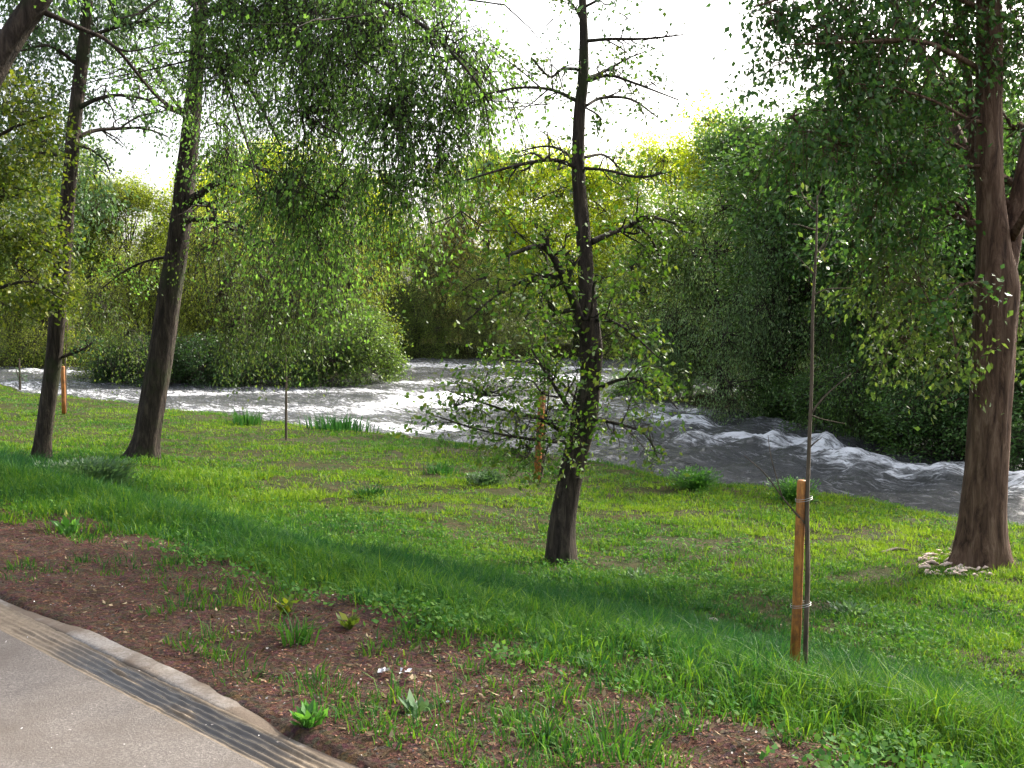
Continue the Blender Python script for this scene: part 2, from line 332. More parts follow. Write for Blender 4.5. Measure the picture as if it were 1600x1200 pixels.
F1 = white_seg([((1150, 688), (1235, 705), .8), ((1265, 700), (1330, 728), 1.), ((1330, 725), (1430, 742), .85), ((1430, 742), (1510, 748), .7), ((1575, 752), (1640, 785), 1.), ((1010, 655), (1090, 668), .8), ((1090, 690), (1150, 690), .6), ((1250, 668), (1330, 678), .5), ((1060, 640), (1180, 660), .5)], .75, 3)
F2 = white_seg([((590, 640), (700, 622), .8), ((570, 665), (660, 672), .6), ((620, 600), (900, 590), .5), ((640, 570), (1000, 580), .6), ((700, 640), (900, 630), .45)], 1.6, 5)
F3 = white_seg([((260, 616), (600, 610), .6), ((300, 640), (560, 640), .45), ((0, 600), (220, 622), .4), ((1060, 600), (1160, 610), .6), ((40, 578), (200, 582), .5)], 1.4, 9)  # sky reflection painted white on the smoother channels
Sw, Tw = st(Xn, Yw); chop = fbm(Tw*.35, Sw*1.1, 21, 4)
foam_sheen = np.clip(np.maximum(np.maximum(F1, F2), F3)*(.45+.9*fbm(Tw*.9, Sw*2.2, 31, 4))+.55*(chop-.42)+.17*sst(22, 29, Yw)*(1-sst(4, 8, Xw))*(.3+fbm(Tw*.3, Sw*.3, 32, 2)), 0, 1)  # last term whitens the middle reach, painting sky sparkle into the mask
rip = (fbm(Tw*.8, Sw*2.0, 12, 4)-.5)
Zw = WATER+.13*(fbm(Tw*2.2, Sw*5, 51, 3)-.5)+.22*rip+.42*F1*(.15+1.2*fbm(Tw*1.6, Sw*1.2, 14, 3))+.10*np.clip(1-np.hypot(Xw-8, (Yw-25)*.6)/9, 0, 1)*np.sin(Tw*2*PI/1.9+4*fbm(Tw*.5, Sw*.7, 61, 2))*fbm(Tw*.6, Sw*.6, 62, 2)*2+.22*F2*fbm(Xn*1.2, Yw*1.2, 15, 3)+.16*(fbm(Xn*.4, Yw*.5, 16, 2)-.5)
Zw = np.where(st(Xw, Yw)[0] < 15.0, WATER-.05, Zw)
o = grid('water', Xw, Yw, Zw, wm.m, {'foam_sheen': foam_sheen.ravel()}); tag(o, 'fast grey river with white rapids', kind='structure')

# ------------------------------------------------------------------ trees near the camera
def px_line(pts, Y, dy=None):
    out = []; R = []
    for k, p in enumerate(pts):
        y = Y+(p[3] if len(p) > 3 else 0); out.append(at(p[0], p[1], y)); R.append(p[2]*.5/FPX*y)
    return np.array(out), np.array(R)
def pxb(blobs, Y, dep=.9):
    out = []
    for b in blobs:
        y = Y+b[3]; r = b[2]/FPX*y; ry = b[4]/FPX*y if len(b) > 4 else r
        out.append((at(b[0], b[1], y), (r, max(r, ry)*dep, ry)))
    return out
def ramify(g, P, R, n, tips, lv=2, ln=.42, up=.25):
    Q = spline(P, 24); r = np.interp(np.linspace(0, len(R)-1, 24), np.arange(len(R)), R); T = unit(np.gradient(Q, axis=0))
    Ltot = np.linalg.norm(np.diff(Q, axis=0), axis=1).sum(); tips.append(Q[-1])
    for k in range(n):
        u = rng.uniform(.22, .97); i = int(u*23); side = unit(np.cross(T[i], rng.normal(size=3)))
        d = unit(T[i]*rng.uniform(.35, .9)+side*rng.uniform(.6, 1.)+np.array([0, 0, up*rng.random()])); L = Ltot*ln*rng.uniform(.4, 1)*(1.15-u*.6)
        kink = rng.normal(size=(2, 3))*L*.10; p = np.array([Q[i], Q[i]+d*L*.35+kink[0], Q[i]+d*L*.7+kink[1]+np.array([0, 0, -.03*L]), Q[i]+d*L+np.array([0, 0, -.12*L])])
        r0 = max(.0022, r[i]*.55); rr = np.array([r0, r0*.75, r0*.5, max(.0012, r0*.2)]); tube(g, p, rr, 4, 8, 0, 0)
        tips.append(p[-1]); tips.append(p[2])
        if lv > 1: ramify(g, p, rr, max(2, n//2), tips, lv-1, .5, up)
def tree(name, label, base, trunk, limbs, crowns, bark, group=None, flare=.5, sd=1, sides=28, lump=.16, branches_mat=None, ram=4, tipleaf=None):
    B = ground(*base); Y = B[1]; e = empty(name, B, label, 'tree', group)
    g = Geo(); P, R = px_line(trunk, Y); P[0][2] = B[2]-.12; P[0][:2] = B[:2]
    tube(g, P, R, sides, max(40, len(P)*14), lump, sd, flare)
    mobj('trunk', g.mesh('trunk', True), bark, e, B)
    g = Geo()
    tips = []
    for k, lb in enumerate(limbs):
        P, R = px_line(lb, Y); P[1:-1] += rng.normal(size=P[1:-1].shape)*.02; tube(g, P, R, 9, len(P)*7, .18, sd+k); ramify(g, P, R, ram+len(P), tips)
    if tipleaf:
        tp = np.array(tips); tp = tp[rng.random(len(tp)) < tipleaf[3]*(np.where(tp[:, 2] > 3.4, .4, 1.) if name == 'alder_tree' else 1.)]; per = tipleaf[1]; P = np.repeat(tp, per, 0)+rng.normal(size=(len(tp)*per, 3))*tipleaf[2]
        gl = Geo(); sz = tipleaf[0]*(.5+.7*rng.random(len(P))); leaves(gl, P, rng.normal(size=P.shape)+np.array([0, 0, -.3]), sz, sz*.7)
        mobj('twig_leaves', gl.mesh('twig_leaves'), tipleaf[4], e, B)
    for cr in crowns:
        gl = Geo(); crown(gl, g, pxb(cr['b'], Y), cr['n'], cr['L'], **cr.get('k', {}))
        mobj('crown', gl.mesh('crown'), cr['m'], e, B)
    if g.n: mobj('branches', g.mesh('branches', True), branches_mat or bark, e, B)
    return e
GR = 'large trees on the grassy bank'
# centre tree
tree('alder_tree', 'dark slender leaning alder in the middle of the bank with sparse sprays of leaves', (876, 880),
     [(874, 884, 46), (878, 820, 39), (888, 760, 37), (902, 700, 37), (914, 650, 39), (922, 600, 31), (923, 545, 36), (917, 460, 26), (912, 380, 23), (905, 300, 21), (903, 250, 20), (905, 180, 18), (911, 120, 17), (912, 60, 14), (910, 0, 12), (906, -120, 11), (904, -300, 6)],
     [[(922, 560, 20), (905, 500, 14, -.2), (882, 432, 13, -.4), (846, 388, 9, -.6), (790, 400, 5, -.9)], [(884, 436, 8, -.3), (840, 430, 6, -.6), (780, 460, 4, -.9), (730, 500, 3, -1.1)],
      [(925, 378, 11), (950, 365, 8, .2), (985, 345, 7, .4), (1015, 335, 6, .6), (1060, 350, 3, .9)], [(985, 347, 6, .4), (1010, 370, 4, .6), (1030, 400, 3, .8)],
      [(902, 262, 7), (860, 250, 6, -.3), (800, 262, 5, -.6), (720, 284, 3, -.8)], [(900, 258, 5), (880, 238, 4, .3), (850, 230, 3, .5), (800, 240, 2, .8)],
      [(902, 158, 7), (860, 142, 5, .2), (805, 138, 4, .5), (750, 150, 2, .8)], [(905, 108, 6), (880, 112, 5, -.3), (862, 122, 4, -.4), (830, 90, 3, -.7)], [(846, 138, 3), (820, 110, 2, -.2), (780, 85, 2, -.4)],
      [(918, 64, 6), (960, 60, 5, -.3), (1010, 62, 4, -.6), (1068, 54, 2, -.8)], [(918, 122, 6), (940, 105, 5, .3), (978, 94, 3, .5), (1010, 80, 2, .6)], [(920, 126, 6), (950, 114, 5, -.2), (990, 128, 4, -.5), (1060, 156, 2, -.8)],
      [(916, 165, 5), (945, 153, 5, .3), (985, 156, 4, .5), (1030, 185, 2, .8)], [(912, 246, 5), (945, 242, 4, .3), (965, 258, 3, .4), (985, 290, 2, .4)], [(914, 263, 5), (950, 265, 4, -.3), (1000, 276, 4, -.5), (1050, 268, 2, -.8)],
      [(915, 168, 3), (938, 185, 3), (936, 205, 2)], [(928, 500, 7), (955, 505, 5, -.3), (985, 520, 4, -.6), (1030, 560, 2, -.8)],
      [(912, 668, 9), (885, 635, 7, -.3), (862, 590, 5, -.5), (830, 545, 3, -.7)], [(905, 700, 8), (850, 660, 6, -.4), (780, 640, 4, -.8), (700, 610, 2, -1.2)], [(900, 690, 6), (850, 690, 5, -.5), (760, 670, 3, -1), (680, 650, 2, -1.4)], [(918, 655, 6), (960, 660, 5, -.4), (1000, 680, 3, -.8), (1030, 720, 2, -1)],
      [(914, 640, 6), (880, 600, 4, .3), (840, 570, 3, .5), (760, 560, 2, .8)], [(928, 610, 7), (970, 590, 5, -.3), (1020, 600, 3, -.5), (1060, 640, 2, -.7)],
      [(908, 30, 5), (890, 10, 3), (860, -20, 2)], [(915, 10, 5), (960, -10, 3), (1010, -10, 2)]],
     [dict(m=L_ALD, L=.07, n=2300, b=[(720, 340, 60, -.8), (800, 360, 70, -.5, 50), (760, 430, 80, -.9, 50), (850, 450, 60, -.6), (980, 420, 60, .4, 50), (1040, 370, 50, .7), (990, 520, 50, -.5), (1000, 590, 60, -.5, 40), (940, 330, 50, .2), (850, 310, 60, .2, 40), (930, 560, 40, 0), (880, 520, 40, .3), (820, 500, 60, -.4, 40)], k=dict(tw=.35, per=6, droop=.15, spread=.05, clump=.44, twr=.003)),
      dict(m=L_ALD, L=.065, n=1700, b=[(760, 610, 80, -1, 45), (720, 640, 55, -1.2, 40), (850, 660, 60, -.6, 40), (860, 590, 50, 0, 40), (940, 640, 30, -.3), (1020, 690, 30, -.9, 45), (820, 700, 60, -.8, 25), (900, 730, 25, -.4)], k=dict(tw=.35, per=5, droop=.15, spread=.05, clump=.46, twr=.003)),
      dict(m=L_BLUE, L=.055, n=700, b=[(840, 245, 50, .3, 20), (760, 265, 40, -.6, 20), (975, 20, 60, -.3, 30), (1010, 60, 50, -.6, 22), (970, 95, 40, .4, 25), (1010, 135, 50, -.5, 22), (1000, 165, 40, .5, 20), (1030, 275, 40, -.7, 25), (870, 110, 40, -.3, 25), (800, 135, 35, .5, 20), (935, 200, 25, 0, 25), (870, 30, 40, .2, 35), (930, -30, 60, 0)], k=dict(tw=.3, per=5, droop=.1, spread=.04, clump=.4, twr=.003))],
     B_DARK, GR, .22, 3, ram=6, tipleaf=(.058, 3, .05, .5, L_ALD))
# second tree from the left, heavy hanging crown
W = lambda b: b
tree('poplar_tree', 'stout leaning poplar left of the island, its thick green crown hanging over the river', (222, 716),
     [(222, 718, 44), (230, 680, 39), (240, 620, 38), (250, 560, 37), (262, 480, 35), (275, 400, 33), (286, 320, 31), (291, 270, 30), (298, 200, 27), (305, 120, 25), (311, 40, 22), (318, -60, 19), (325, -260, 12)],
     [[(294, 318, 20), (318, 298, 11, -.5), (345, 280, 10, -1), (385, 262, 7, -2), (420, 270, 5, -3)], [(300, 312, 10), (325, 322, 7, -.3), (345, 350, 6, -.6), (395, 370, 4, -1.2), (440, 420, 2, -2)],
      [(296, 343, 9), (340, 345, 6, -.6), (380, 358, 5, -1.2), (400, 385, 3, -1.6)], [(290, 180, 9), (255, 160, 6), (215, 115, 5, 1), (180, 72, 3, 2)], [(290, 180, 7), (265, 150, 5, .5), (240, 100, 4, 1), (170, 40, 2, 2)],
      [(304, 30, 14), (360, 10, 12, -2), (430, 50, 9, -4), (500, 75, 7, -6), (560, 120, 5, -7), (620, 200, 3, -7.5)], [(312, -20, 14), (400, -60, 11, -3), (520, -30, 9, -6), (640, 30, 6, -7.5), (730, 110, 4, -8), (770, 170, 3, -8)],
      [(305, 60, 10), (350, 90, 7, -3), (400, 150, 5, -5), (440, 230, 3, -6)], [(300, 0, 9), (330, 60, 6, -4), (360, 140, 4, -5), (420, 330, 2, -6)], [(276, 400, 6), (240, 405, 4, .3), (200, 420, 3, .6), (160, 450, 2, 1)],
      [(305, 10, 8), (270, -10, 6, 1), (220, 20, 4, 2), (170, 30, 3, 3)]],
     [dict(m=L_POP, L=.06, n=78000, b=[(380, 20, 85, -5), (470, 50, 100, -6), (590, 50, 105, -7), (690, 70, 85, -7.5), (755, 110, 62, -7.0, 50), (715, 175, 52, -7.5), (620, 190, 100, -7.5), (500, 180, 105, -6.5), (440, 290, 62, -6.5, 75), (520, 310, 70, -6.8), (615, 285, 55, -7.2, 50), (690, 240, 50, -7.4, 45), (420, 370, 50, -6), (500, 380, 45, -6.2, 60), (350, 110, 60, -4.5), (340, 200, 45, -4), (360, 240, 40, -4.5, 30), (450, -90, 120, -5), (600, -100, 120, -6), (420, -260, 160, -3), (560, -280, 140, -2)], k=dict(tw=.7, per=10, droop=1.1, spread=.07, clump=.48, twr=.0045, clf=1.8)),
      dict(m=L_POP, L=.07, n=2600, b=[(250, 40, 60, 0, 50), (230, 110, 40, 1, 40), (310, 210, 35, -1, 30), (200, 30, 40, 2), (290, 130, 35, -1.5, 60), (300, 60, 50, -2)], k=dict(tw=.5, per=6, droop=.6, spread=.06, clump=.44, twr=.004)),
      dict(m=L_OLV, L=.055, n=11000, b=[(450, 470, 60, -3, 60), (540, 440, 45, -3, 60), (410, 430, 50, -2.5, 60), (480, 400, 60, -4, 50), (350, 450, 40, -1.5, 60), (370, 510, 45, -1.5, 35), (330, 380, 30, -1.5, 30), (160, 480, 30, 1, 40), (200, 520, 25, 1, 30)], k=dict(tw=.7, per=9, droop=1.2, spread=.07, clump=.47, twr=.004))],
     B_DARK, GR, .5, 5, ram=7, tipleaf=(.065, 4, .07, .5, L_POP))
# left tree
tree('poplar_tree', 'leftmost slim dark trunk on the grass, thinner than the stout poplar beside it', (62, 718),
     [(62, 721, 25), (68, 680, 24), (75, 630, 24), (84, 560, 24), (92, 470, 25), (100, 380, 24), (108, 290, 22), (118, 180, 20), (130, 80, 18), (137, 0, 15), (143, -100, 12), (150, -260, 7)],
     [[(124, 168, 8), (150, 158, 6, -.3), (185, 150, 5, -.6), (225, 153, 4, -1), (278, 178, 2, -1.4)], [(122, 214, 8), (150, 206, 6, .3), (190, 202, 5, .6), (225, 200, 4, 1), (262, 213, 2, 1.4)], [(185, 202, 3, .6), (215, 182, 3, .8), (262, 172, 2, 1)],
      [(122, 226, 6), (145, 236, 4), (165, 250, 3), (172, 270, 2)], [(112, 250, 7), (70, 240, 5, .4), (20, 260, 3, .8)], [(120, 100, 7), (80, 70, 5, -.4), (30, 80, 3, -.8)], [(132, 60, 6), (180, 45, 5, .5), (240, 30, 3, 1)], [(100, 400, 6), (60, 380, 4), (20, 400, 3)], [(92, 560, 5), (130, 545, 4), (150, 530, 3, .3)]],
     [dict(m=L_BLUE, L=.085, n=15000, b=[(60, 50, 80, 1), (150, 30, 60, 1.5), (40, 140, 70, 1.2), (150, 150, 35, 1), (90, 240, 60, 1.5), (150, 270, 30, 1, 45), (30, 230, 60, 2), (150, 330, 28, 1, 40), (60, 330, 50, 1.5), (90, -60, 110, 0), (200, -20, 60, 1, 40)], k=dict(tw=.6, per=8, droop=.8, spread=.08, clump=.46, twr=.004))],
     B_DARK, GR, .5, 8, ram=5, tipleaf=(.07, 3, .07, .5, L_BLUE))
# right tree
tree('poplar_tree', 'massive brown forked trunk at the right with flared roots and wide dark crown', (1530, 882),
     [(1530, 886, 74), (1532, 850, 74), (1536, 800, 68), (1541, 740, 64), (1547, 640, 62), (1553, 540, 63), (1558, 450, 66), (1553, 390, 50), (1548, 320, 42), (1545, 250, 40), (1545, 180, 40), (1547, 80, 38), (1545, 0, 36), (1540, -120, 28), (1535, -300, 16)],
     [[(1560, 460, 44), (1576, 400, 36, .1), (1588, 340, 30, .2), (1606, 250, 27, .3), (1625, 100, 22, .5), (1640, -60, 16, .8)],
      [(1543, 330, 24), (1528, 270, 17, .3), (1516, 190, 16, .6), (1508, 100, 14, .9), (1492, 0, 12, 1.2), (1480, -100, 9, 1.4)], [(1524, 260, 17, .4), (1490, 190, 14, 1.2), (1452, 110, 14, 1.8), (1420, 50, 12, 2.2), (1380, -20, 10, 2.6)],
      [(1543, 193, 7), (1510, 178, 5, -.3), (1460, 160, 5, -.6), (1400, 138, 4, -1), (1330, 130, 2, -1.4)], [(1545, 258, 6), (1500, 258, 5, -.2), (1440, 252, 4, -.4), (1380, 260, 2, -.6)], [(1535, 110, 9), (1440, 60, 7, -1), (1330, 60, 5, -1.6), (1230, 70, 2, -2)],
      [(1550, 440, 6), (1500, 450, 4, -.5), (1460, 500, 3, -1)], [(1545, 20, 9), (1450, -20, 7, -1), (1300, -20, 5, -1.6), (1180, 10, 3, -2)]],
     [dict(m=L_DKP, L=.076, n=50000, b=[(1215, 20, 50, -1.5, 30), (1290, 40, 65, -1.2, 45), (1370, 50, 80, -.5), (1470, 70, 80, 0), (1600, 40, 100, .5), (1235, 90, 40, -1.5, 25), (1310, 130, 70, -1, 45), (1410, 160, 80, 0), (1225, 185, 65, -1.4, 32), (1300, 220, 75, -1, 45), (1400, 270, 85, 0), (1480, 250, 60, 1), (1230, 240, 50, -1, 30), (1620, 200, 80, 1), (1300, -60, 110, -1), (1450, -60, 110, 0), (1350, -220, 140, 0), (1500, -260, 160, 0), (1650, -200, 150, 0), (1500, -460, 170, 0), (1350, 340, 70, .5), (1440, 380, 60, .5), (1600, 330, 60, 1.5)], k=dict(tw=.45, per=8, droop=.7, spread=.06, clump=.48, twr=.004, clf=1.8)),
      dict(m=L_OLV, L=.08, n=3000, b=[(1440, 440, 70, -.2, 60), (1490, 540, 35, -.8, 90), (1430, 520, 60, .6, 80), (1500, 620, 25, -.7, 60), (1590, 480, 30, 1, 90), (1370, 430, 70, .5, 50)], k=dict(tw=.45, per=7, droop=.8, spread=.07, clump=.46, twr=.003))],
     B_RED, GR, .42, 12, 40, .10, ram=6, tipleaf=(.075, 4, .07, .8, L_DKP))
# near tree leaning in from the left edge
def offtree(name, label, B, P, R, limbs, crowns, bark, Y, group=None):
    B = np.array([B[0], B[1], float(H(B[0], B[1]))]); e = empty(name, B, label, 'tree', group)
    P = np.array(P, float); P[0] = B-np.array([0, 0, .1]); g = Geo(); tube(g, P, R, 24, 70, .12, 4, .4); mobj('trunk', g.mesh('trunk', True), bark, e, B)
    g = Geo()
    for k, lb in enumerate(limbs): q, r = px_line(lb, Y); tube(g, q, r, 9, len(q)*7, .12, k)
    for cr in crowns:
        gl = Geo(); crown(gl, g, pxb(cr['b'], Y), cr['n'], cr['L'], **cr.get('k', {})); mobj('crown', gl.mesh('crown'), cr['m'], e, B)
    mobj('branches', g.mesh('branches', True), bark, e, B); return e
Y3 = 9.5
offtree('leaning_tree', 'near tree leaning steeply into the top left corner, one long bare branch reaching right', (-6.6, 9.2),
        [(0, 0, 0), (-6.2, 9.3, 1.2), at(-95, 240, Y3), at(-25, 135, Y3), at(6, 80, Y3), at(38, 30, Y3), at(78, -30, Y3), at(140, -170, Y3)], [.17, .15, .13, .115, .105, .10, .09, .06],
        [[(52, 12, 12), (90, 28, 8, .1), (130, 46, 7, .3), (165, 62, 6, .4), (195, 90, 5, .5), (235, 140, 4, .7), (270, 175, 2, .9)], [(168, 66, 5, .4), (200, 80, 3, .3), (250, 70, 2, .2)]],
        [dict(m=L_POP, L=.06, n=900, b=[(30, -40, 60, 0), (140, -60, 70, .5), (215, 130, 30, .7, 30)], k=dict(tw=.3, per=6, droop=.4, spread=.04, clump=.42, twr=.003))], B_DARK, Y3)
Y4 = 17.
offtree('maple_tree', 'yellow-green leafy maple branches filling the left edge behind the leaning trunk', (-10.6, 17),
        [(0, 0, 0), (-10.7, 17, 1), (-10.9, 17.2, 3), (-11, 17.3, 6), (-11.2, 17.5, 9)], [.16, .14, .12, .09, .04],
        [[(-180, 330, 12), (-60, 250, 8), (20, 200, 5), (80, 180, 3)], [(-170, 420, 12), (-60, 380, 8), (20, 370, 5), (90, 400, 3)], [(-170, 200, 10), (-60, 130, 7), (20, 110, 5)], [(-170, 480, 9), (-60, 470, 6), (40, 440, 4), (100, 470, 2)]],
        [dict(m=L_YEL, L=.085, n=11000, b=[(20, 170, 60, 0, 45), (50, 230, 60, .3, 40), (10, 300, 70, 0, 50), (60, 370, 60, .3, 50), (20, 420, 70, 0, 50), (70, 450, 50, .5, 30), (-60, 250, 90, 0), (-60, 400, 90, 0)], k=dict(tw=.4, per=7, droop=.2, spread=.06, clump=.47, twr=.003))], B_DARK, Y4)
# ------------------------------------------------------------------ far and island trees: templates, then copies
def template(kind, sd):
    global rng; rng = np.random.default_rng(sd); gt, gl, gk = Geo(), Geo(), Geo(); blobs = []
    if kind == 'willow':      # wide, drooping to the ground, height 8
        for k in range(26):
            a = rng.random()*6.28; z = 1.0+6.2*rng.random(); r = (3.3*math.sqrt(max(.12, 1-((z-3.2)/4.6)**2)))*(.35+.6*rng.random())
            q = .9+.6*rng.random(); blobs.append((np.array([math.cos(a)*r, math.sin(a)*r, z]), (q*1.1, q*1.1, q)))
        trunks = 4; kw = dict(tw=.9, droop=.9, per=9, spread=.12, clump=.50, twr=.008); n = 32000; L = .12; wid = .36
    elif kind == 'round':     # 10 m tall
        for k in range(30):
            a = rng.random()*6.28; z = 2.2+7.2*rng.random(); r = (3.2*math.sqrt(max(.1, 1-((z-5.4)/4.7)**2)))*(.35+.65*rng.random())
            q = .85+.6*rng.random(); blobs.append((np.array([math.cos(a)*r, math.sin(a)*r, z]), (q*1.15, q*1.15, q*.85)))
        trunks = 2; kw = dict(tw=.6, droop=.1, per=9, spread=.12, clump=.475, twr=.008); n = 34000; L = .13; wid = .7
    elif kind == 'tall':      # 14 m poplar
        for k in range(34):
            a = rng.random()*6.28; z = 2.5+11*rng.random(); r = (2.2*math.sqrt(max(.06, 1-((z-7)/7.)**2)))*(.3+.7*rng.random())
            q = .8+.5*rng.random(); blobs.append((np.array([math.cos(a)*r, math.sin(a)*r, z]), (q, q, q*1.1)))
        trunks = 1; kw = dict(tw=.6, droop=-.1, per=9, spread=.12, clump=.475, twr=.008); n = 34000; L = .13; wid = .75
    else:                     # bush 2.4 m, leaves to the ground
        for k in range(16):
            a = rng.random()*6.28; z = .25+1.7*rng.random(); r = 1.5*math.sqrt(max(.1, 1-(z/2.5)**2))*(.3+.6*rng.random())
            q = .45+.3*rng.random(); blobs.append((np.array([math.cos(a)*r, math.sin(a)*r, z]), (q*1.1, q*1.1, q)))
        trunks = 6; kw = dict(tw=.35, droop=.2, per=8, spread=.07, clump=.44, twr=.006); n = 11000; L = .085; wid = .5
    crown(gl, gk, blobs, n, L, wid=wid, **kw)
    hgt = max(b[0][2] for b in blobs)
    tops = []
    for k in range(trunks):
        a = k*2.1+sd; lean = .12*hgt if trunks > 1 else .03*hgt; top = np.array([math.cos(a)*lean*1.5, math.sin(a)*lean*1.5, hgt*.85])
        P = [np.array([math.cos(a)*.15*(trunks > 1), math.sin(a)*.15*(trunks > 1), -.5]), np.array([math.cos(a)*lean*.3, math.sin(a)*lean*.3, hgt*.3]), np.array([math.cos(a+.4)*lean*.9, math.sin(a+.4)*lean*.9, hgt*.6]), top]
        r = .016*hgt if kind != 'bush' else .02; tube(gt, P, [r, r*.8, r*.5, r*.15], 9, 22, .2, k); tops.append(np.array(P))
    for c, r in blobs:
        P = tops[rng.integers(len(tops))]; z = max(.1, (c[2]*.62)); s0 = np.array([np.interp(z, P[:, 2], P[:, 0]), np.interp(z, P[:, 2], P[:, 1]), z])
        rad = .0045*hgt if kind != 'bush' else .008
        tube(gk, [s0, (s0+c)/2+rng.normal(size=3)*.15+np.array([0, 0, .1]), c], [rad, rad*.7, rad*.3], 5, 7, 0, 0)
    return gt.mesh('trunk', True), gk.mesh('branches', True), gl.mesh('crown')
TPL = {}
for kind, sds in (('willow', (21, 22)), ('round', (31, 32)), ('tall', (41, 42)), ('bush', (51, 52, 53))):
    for i, sd in enumerate(sds):
        ms = template(kind, sd)
        for m_ in ms[:2]: m_.materials.append(B_DARK)
        TPL[kind, i] = ms
rng = np.random.default_rng(77)
CR = {}
def crown_mesh(kind, i, lm):
    if (kind, i, lm.name) not in CR:
        me = TPL[kind, i][2]
        if me.materials: me = me.copy(); me.materials.clear()
        me.materials.append(lm); CR[kind, i, lm.name] = me
    return CR[kind, i, lm.name]
def plant(name, kind, i, x, y, sx, sz, lm, col, label, cat, group, dz=0):
    z = float(H(x, y)); z = max(z, WATER-.35)+dz
    e = empty(name, (x, y, z), label, cat, group); e.scale = (sx, sx, sz); e.rotation_euler = (0, 0, random.random()*6.28)
    for nm, me in (('trunk' if kind != 'bush' else 'stem', TPL[kind, i][0]), ('branches', TPL[kind, i][1]), ('crown' if kind != 'bush' else 'foliage', crown_mesh(kind, i, lm))):
        c = bpy.data.objects.new(nm, me); link(c, e); c.color = (*col, 1)
    return e
def X(px, Y): return (px-800)/FPX*Y
SUN_YG = (2.35, 2.0, .5); GN = (1.05, 1.1, .9); DB = (.5, .6, .55); GY = (2.0, 1.7, 2.5); OL = (1.3, 1.15, .75); DK = (.85, .95, .9); PK = (2.2, 1.35, 2.4)  # the yellow-green tint carries painted sunlight on the far crowns
FB = 'trees on the far bank'
far = [  # kind, i, px, Y, sx, sz, colour, label
 ('round', 0, 20, 66, 1.1, 1.15, GN, 'leafy green tree on the far bank at the left edge, behind the leftmost slim trunk'),
 ('willow', 0, 75, 64, 1.1, .9, OL, 'low spreading far-bank willow beyond the left channel, behind the short orange stake'),
 ('tall', 0, 140, 72, 1.2, .95, GN, 'narrow dark far-bank tree rising between the two left trunks'),
 ('round', 1, 205, 72, 1.1, 1.12, OL, 'olive round far-bank tree below the white sky gap right of the slim left trunk'),
 ('round', 0, 330, 74, 1.2, 1.25, SUN_YG, 'yellow-green far tree just right of the stout poplar trunk'),
 ('round', 1, 400, 78, 1.2, 1.46, SUN_YG, 'sunlit yellow tree top seen under the poplar crown above the island'),
 ('tall', 1, 480, 80, 1.4, 1.06, SUN_YG, 'tall lime tree behind the island, mostly hidden by hanging poplar leaves'),
 ('round', 0, 560, 78, 1.2, 1.29, SUN_YG, 'bright yellow tree behind the right end of the left island'),
 ('willow', 1, 630, 76, 1.1, 1.1, GN, 'dark green tree at the dark cove right of the left island'),
 ('willow', 1, 650, 73.5, .75, .62, GN, 'low green willow leaning over the far water right of the island tip'),
 ('willow', 0, 690, 78, 1.2, 1.35, PK, 'pale pinkish grey blossoming tree on the far bank left of centre'),
 ('round', 1, 760, 80, 1.2, 1.43, SUN_YG, 'golden green tree just left of the middle alder on the far bank'),
 ('willow', 1, 770, 74.5, .9, .85, GY, 'small grey-green willow touching the water left of the middle alder'),
 ('round', 0, 850, 84, 1.3, 1.55, SUN_YG, 'broad yellow-lit tree directly behind the fork of the middle alder'),
 ('willow', 0, 900, 75, .9, .95, GN, 'green willow at the water line directly behind the middle alder trunk'),
 ('round', 1, 945, 82, 1.2, 1.37, SUN_YG, 'yellow tree just right of the middle alder trunk, lower than its neighbours'),
 ('willow', 1, 1010, 72, 1.1, 1.0, GY, 'silver-green willow at the far water line where the right island begins'),
 ('round', 0, 1040, 80, 1.2, 1.57, SUN_YG, 'tall yellow-green tree right of the dip in the far tree line'),
 ('tall', 0, 1110, 74, 1.6, 1.25, SUN_YG, 'tallest bright yellow-green far tree, right beside the dark right crown'),
 ('round', 1, 1180, 72, 1.3, 1.5, OL, 'high olive far tree half covered by the leaves of the big right poplar'),
 ('round', 0, 1300, 68, 1.3, 1.4, GN, 'green tree far behind the thin staked sapling'),
 ('tall', 1, 1420, 66, 1.6, 1.2, GN, 'far tree glimpsed left of the massive right trunk'),
 ('round', 1, 1560, 64, 1.3, 1.4, GN, 'far tree directly behind the massive right trunk')]
for k, i, px, Y, sx, sz, c, lb in far: plant('broadleaf_tree' if k != 'willow' else 'willow_tree', k, i, X(px, Y), Y, sx, sz, L_FAR, c, lb, 'tree', FB)
IL = 'trees and bushes on the left island'
isl = [('willow_tree', 'willow', 0, 230, 54, 1.0, .95, OL, 'leftmost willow of the island, behind the stout poplar trunk'), ('willow_tree', 'willow', 1, 330, 55, 1.05, 1.08, OL, 'tall olive willow on the island just right of the stout poplar trunk'),
       ('willow_tree', 'willow', 0, 430, 55, 1.1, 1.15, OL, 'tallest willow in the middle of the left island'), ('willow_tree', 'willow', 1, 520, 56, .95, .95, OL, 'right-hand willow of the island sloping down to its tip')]
for nm, k, i, px, Y, sx, sz, c, lb in isl: plant(nm, k, i, X(px, Y), Y, sx, sz, L_FAR, c, lb, 'tree', IL)
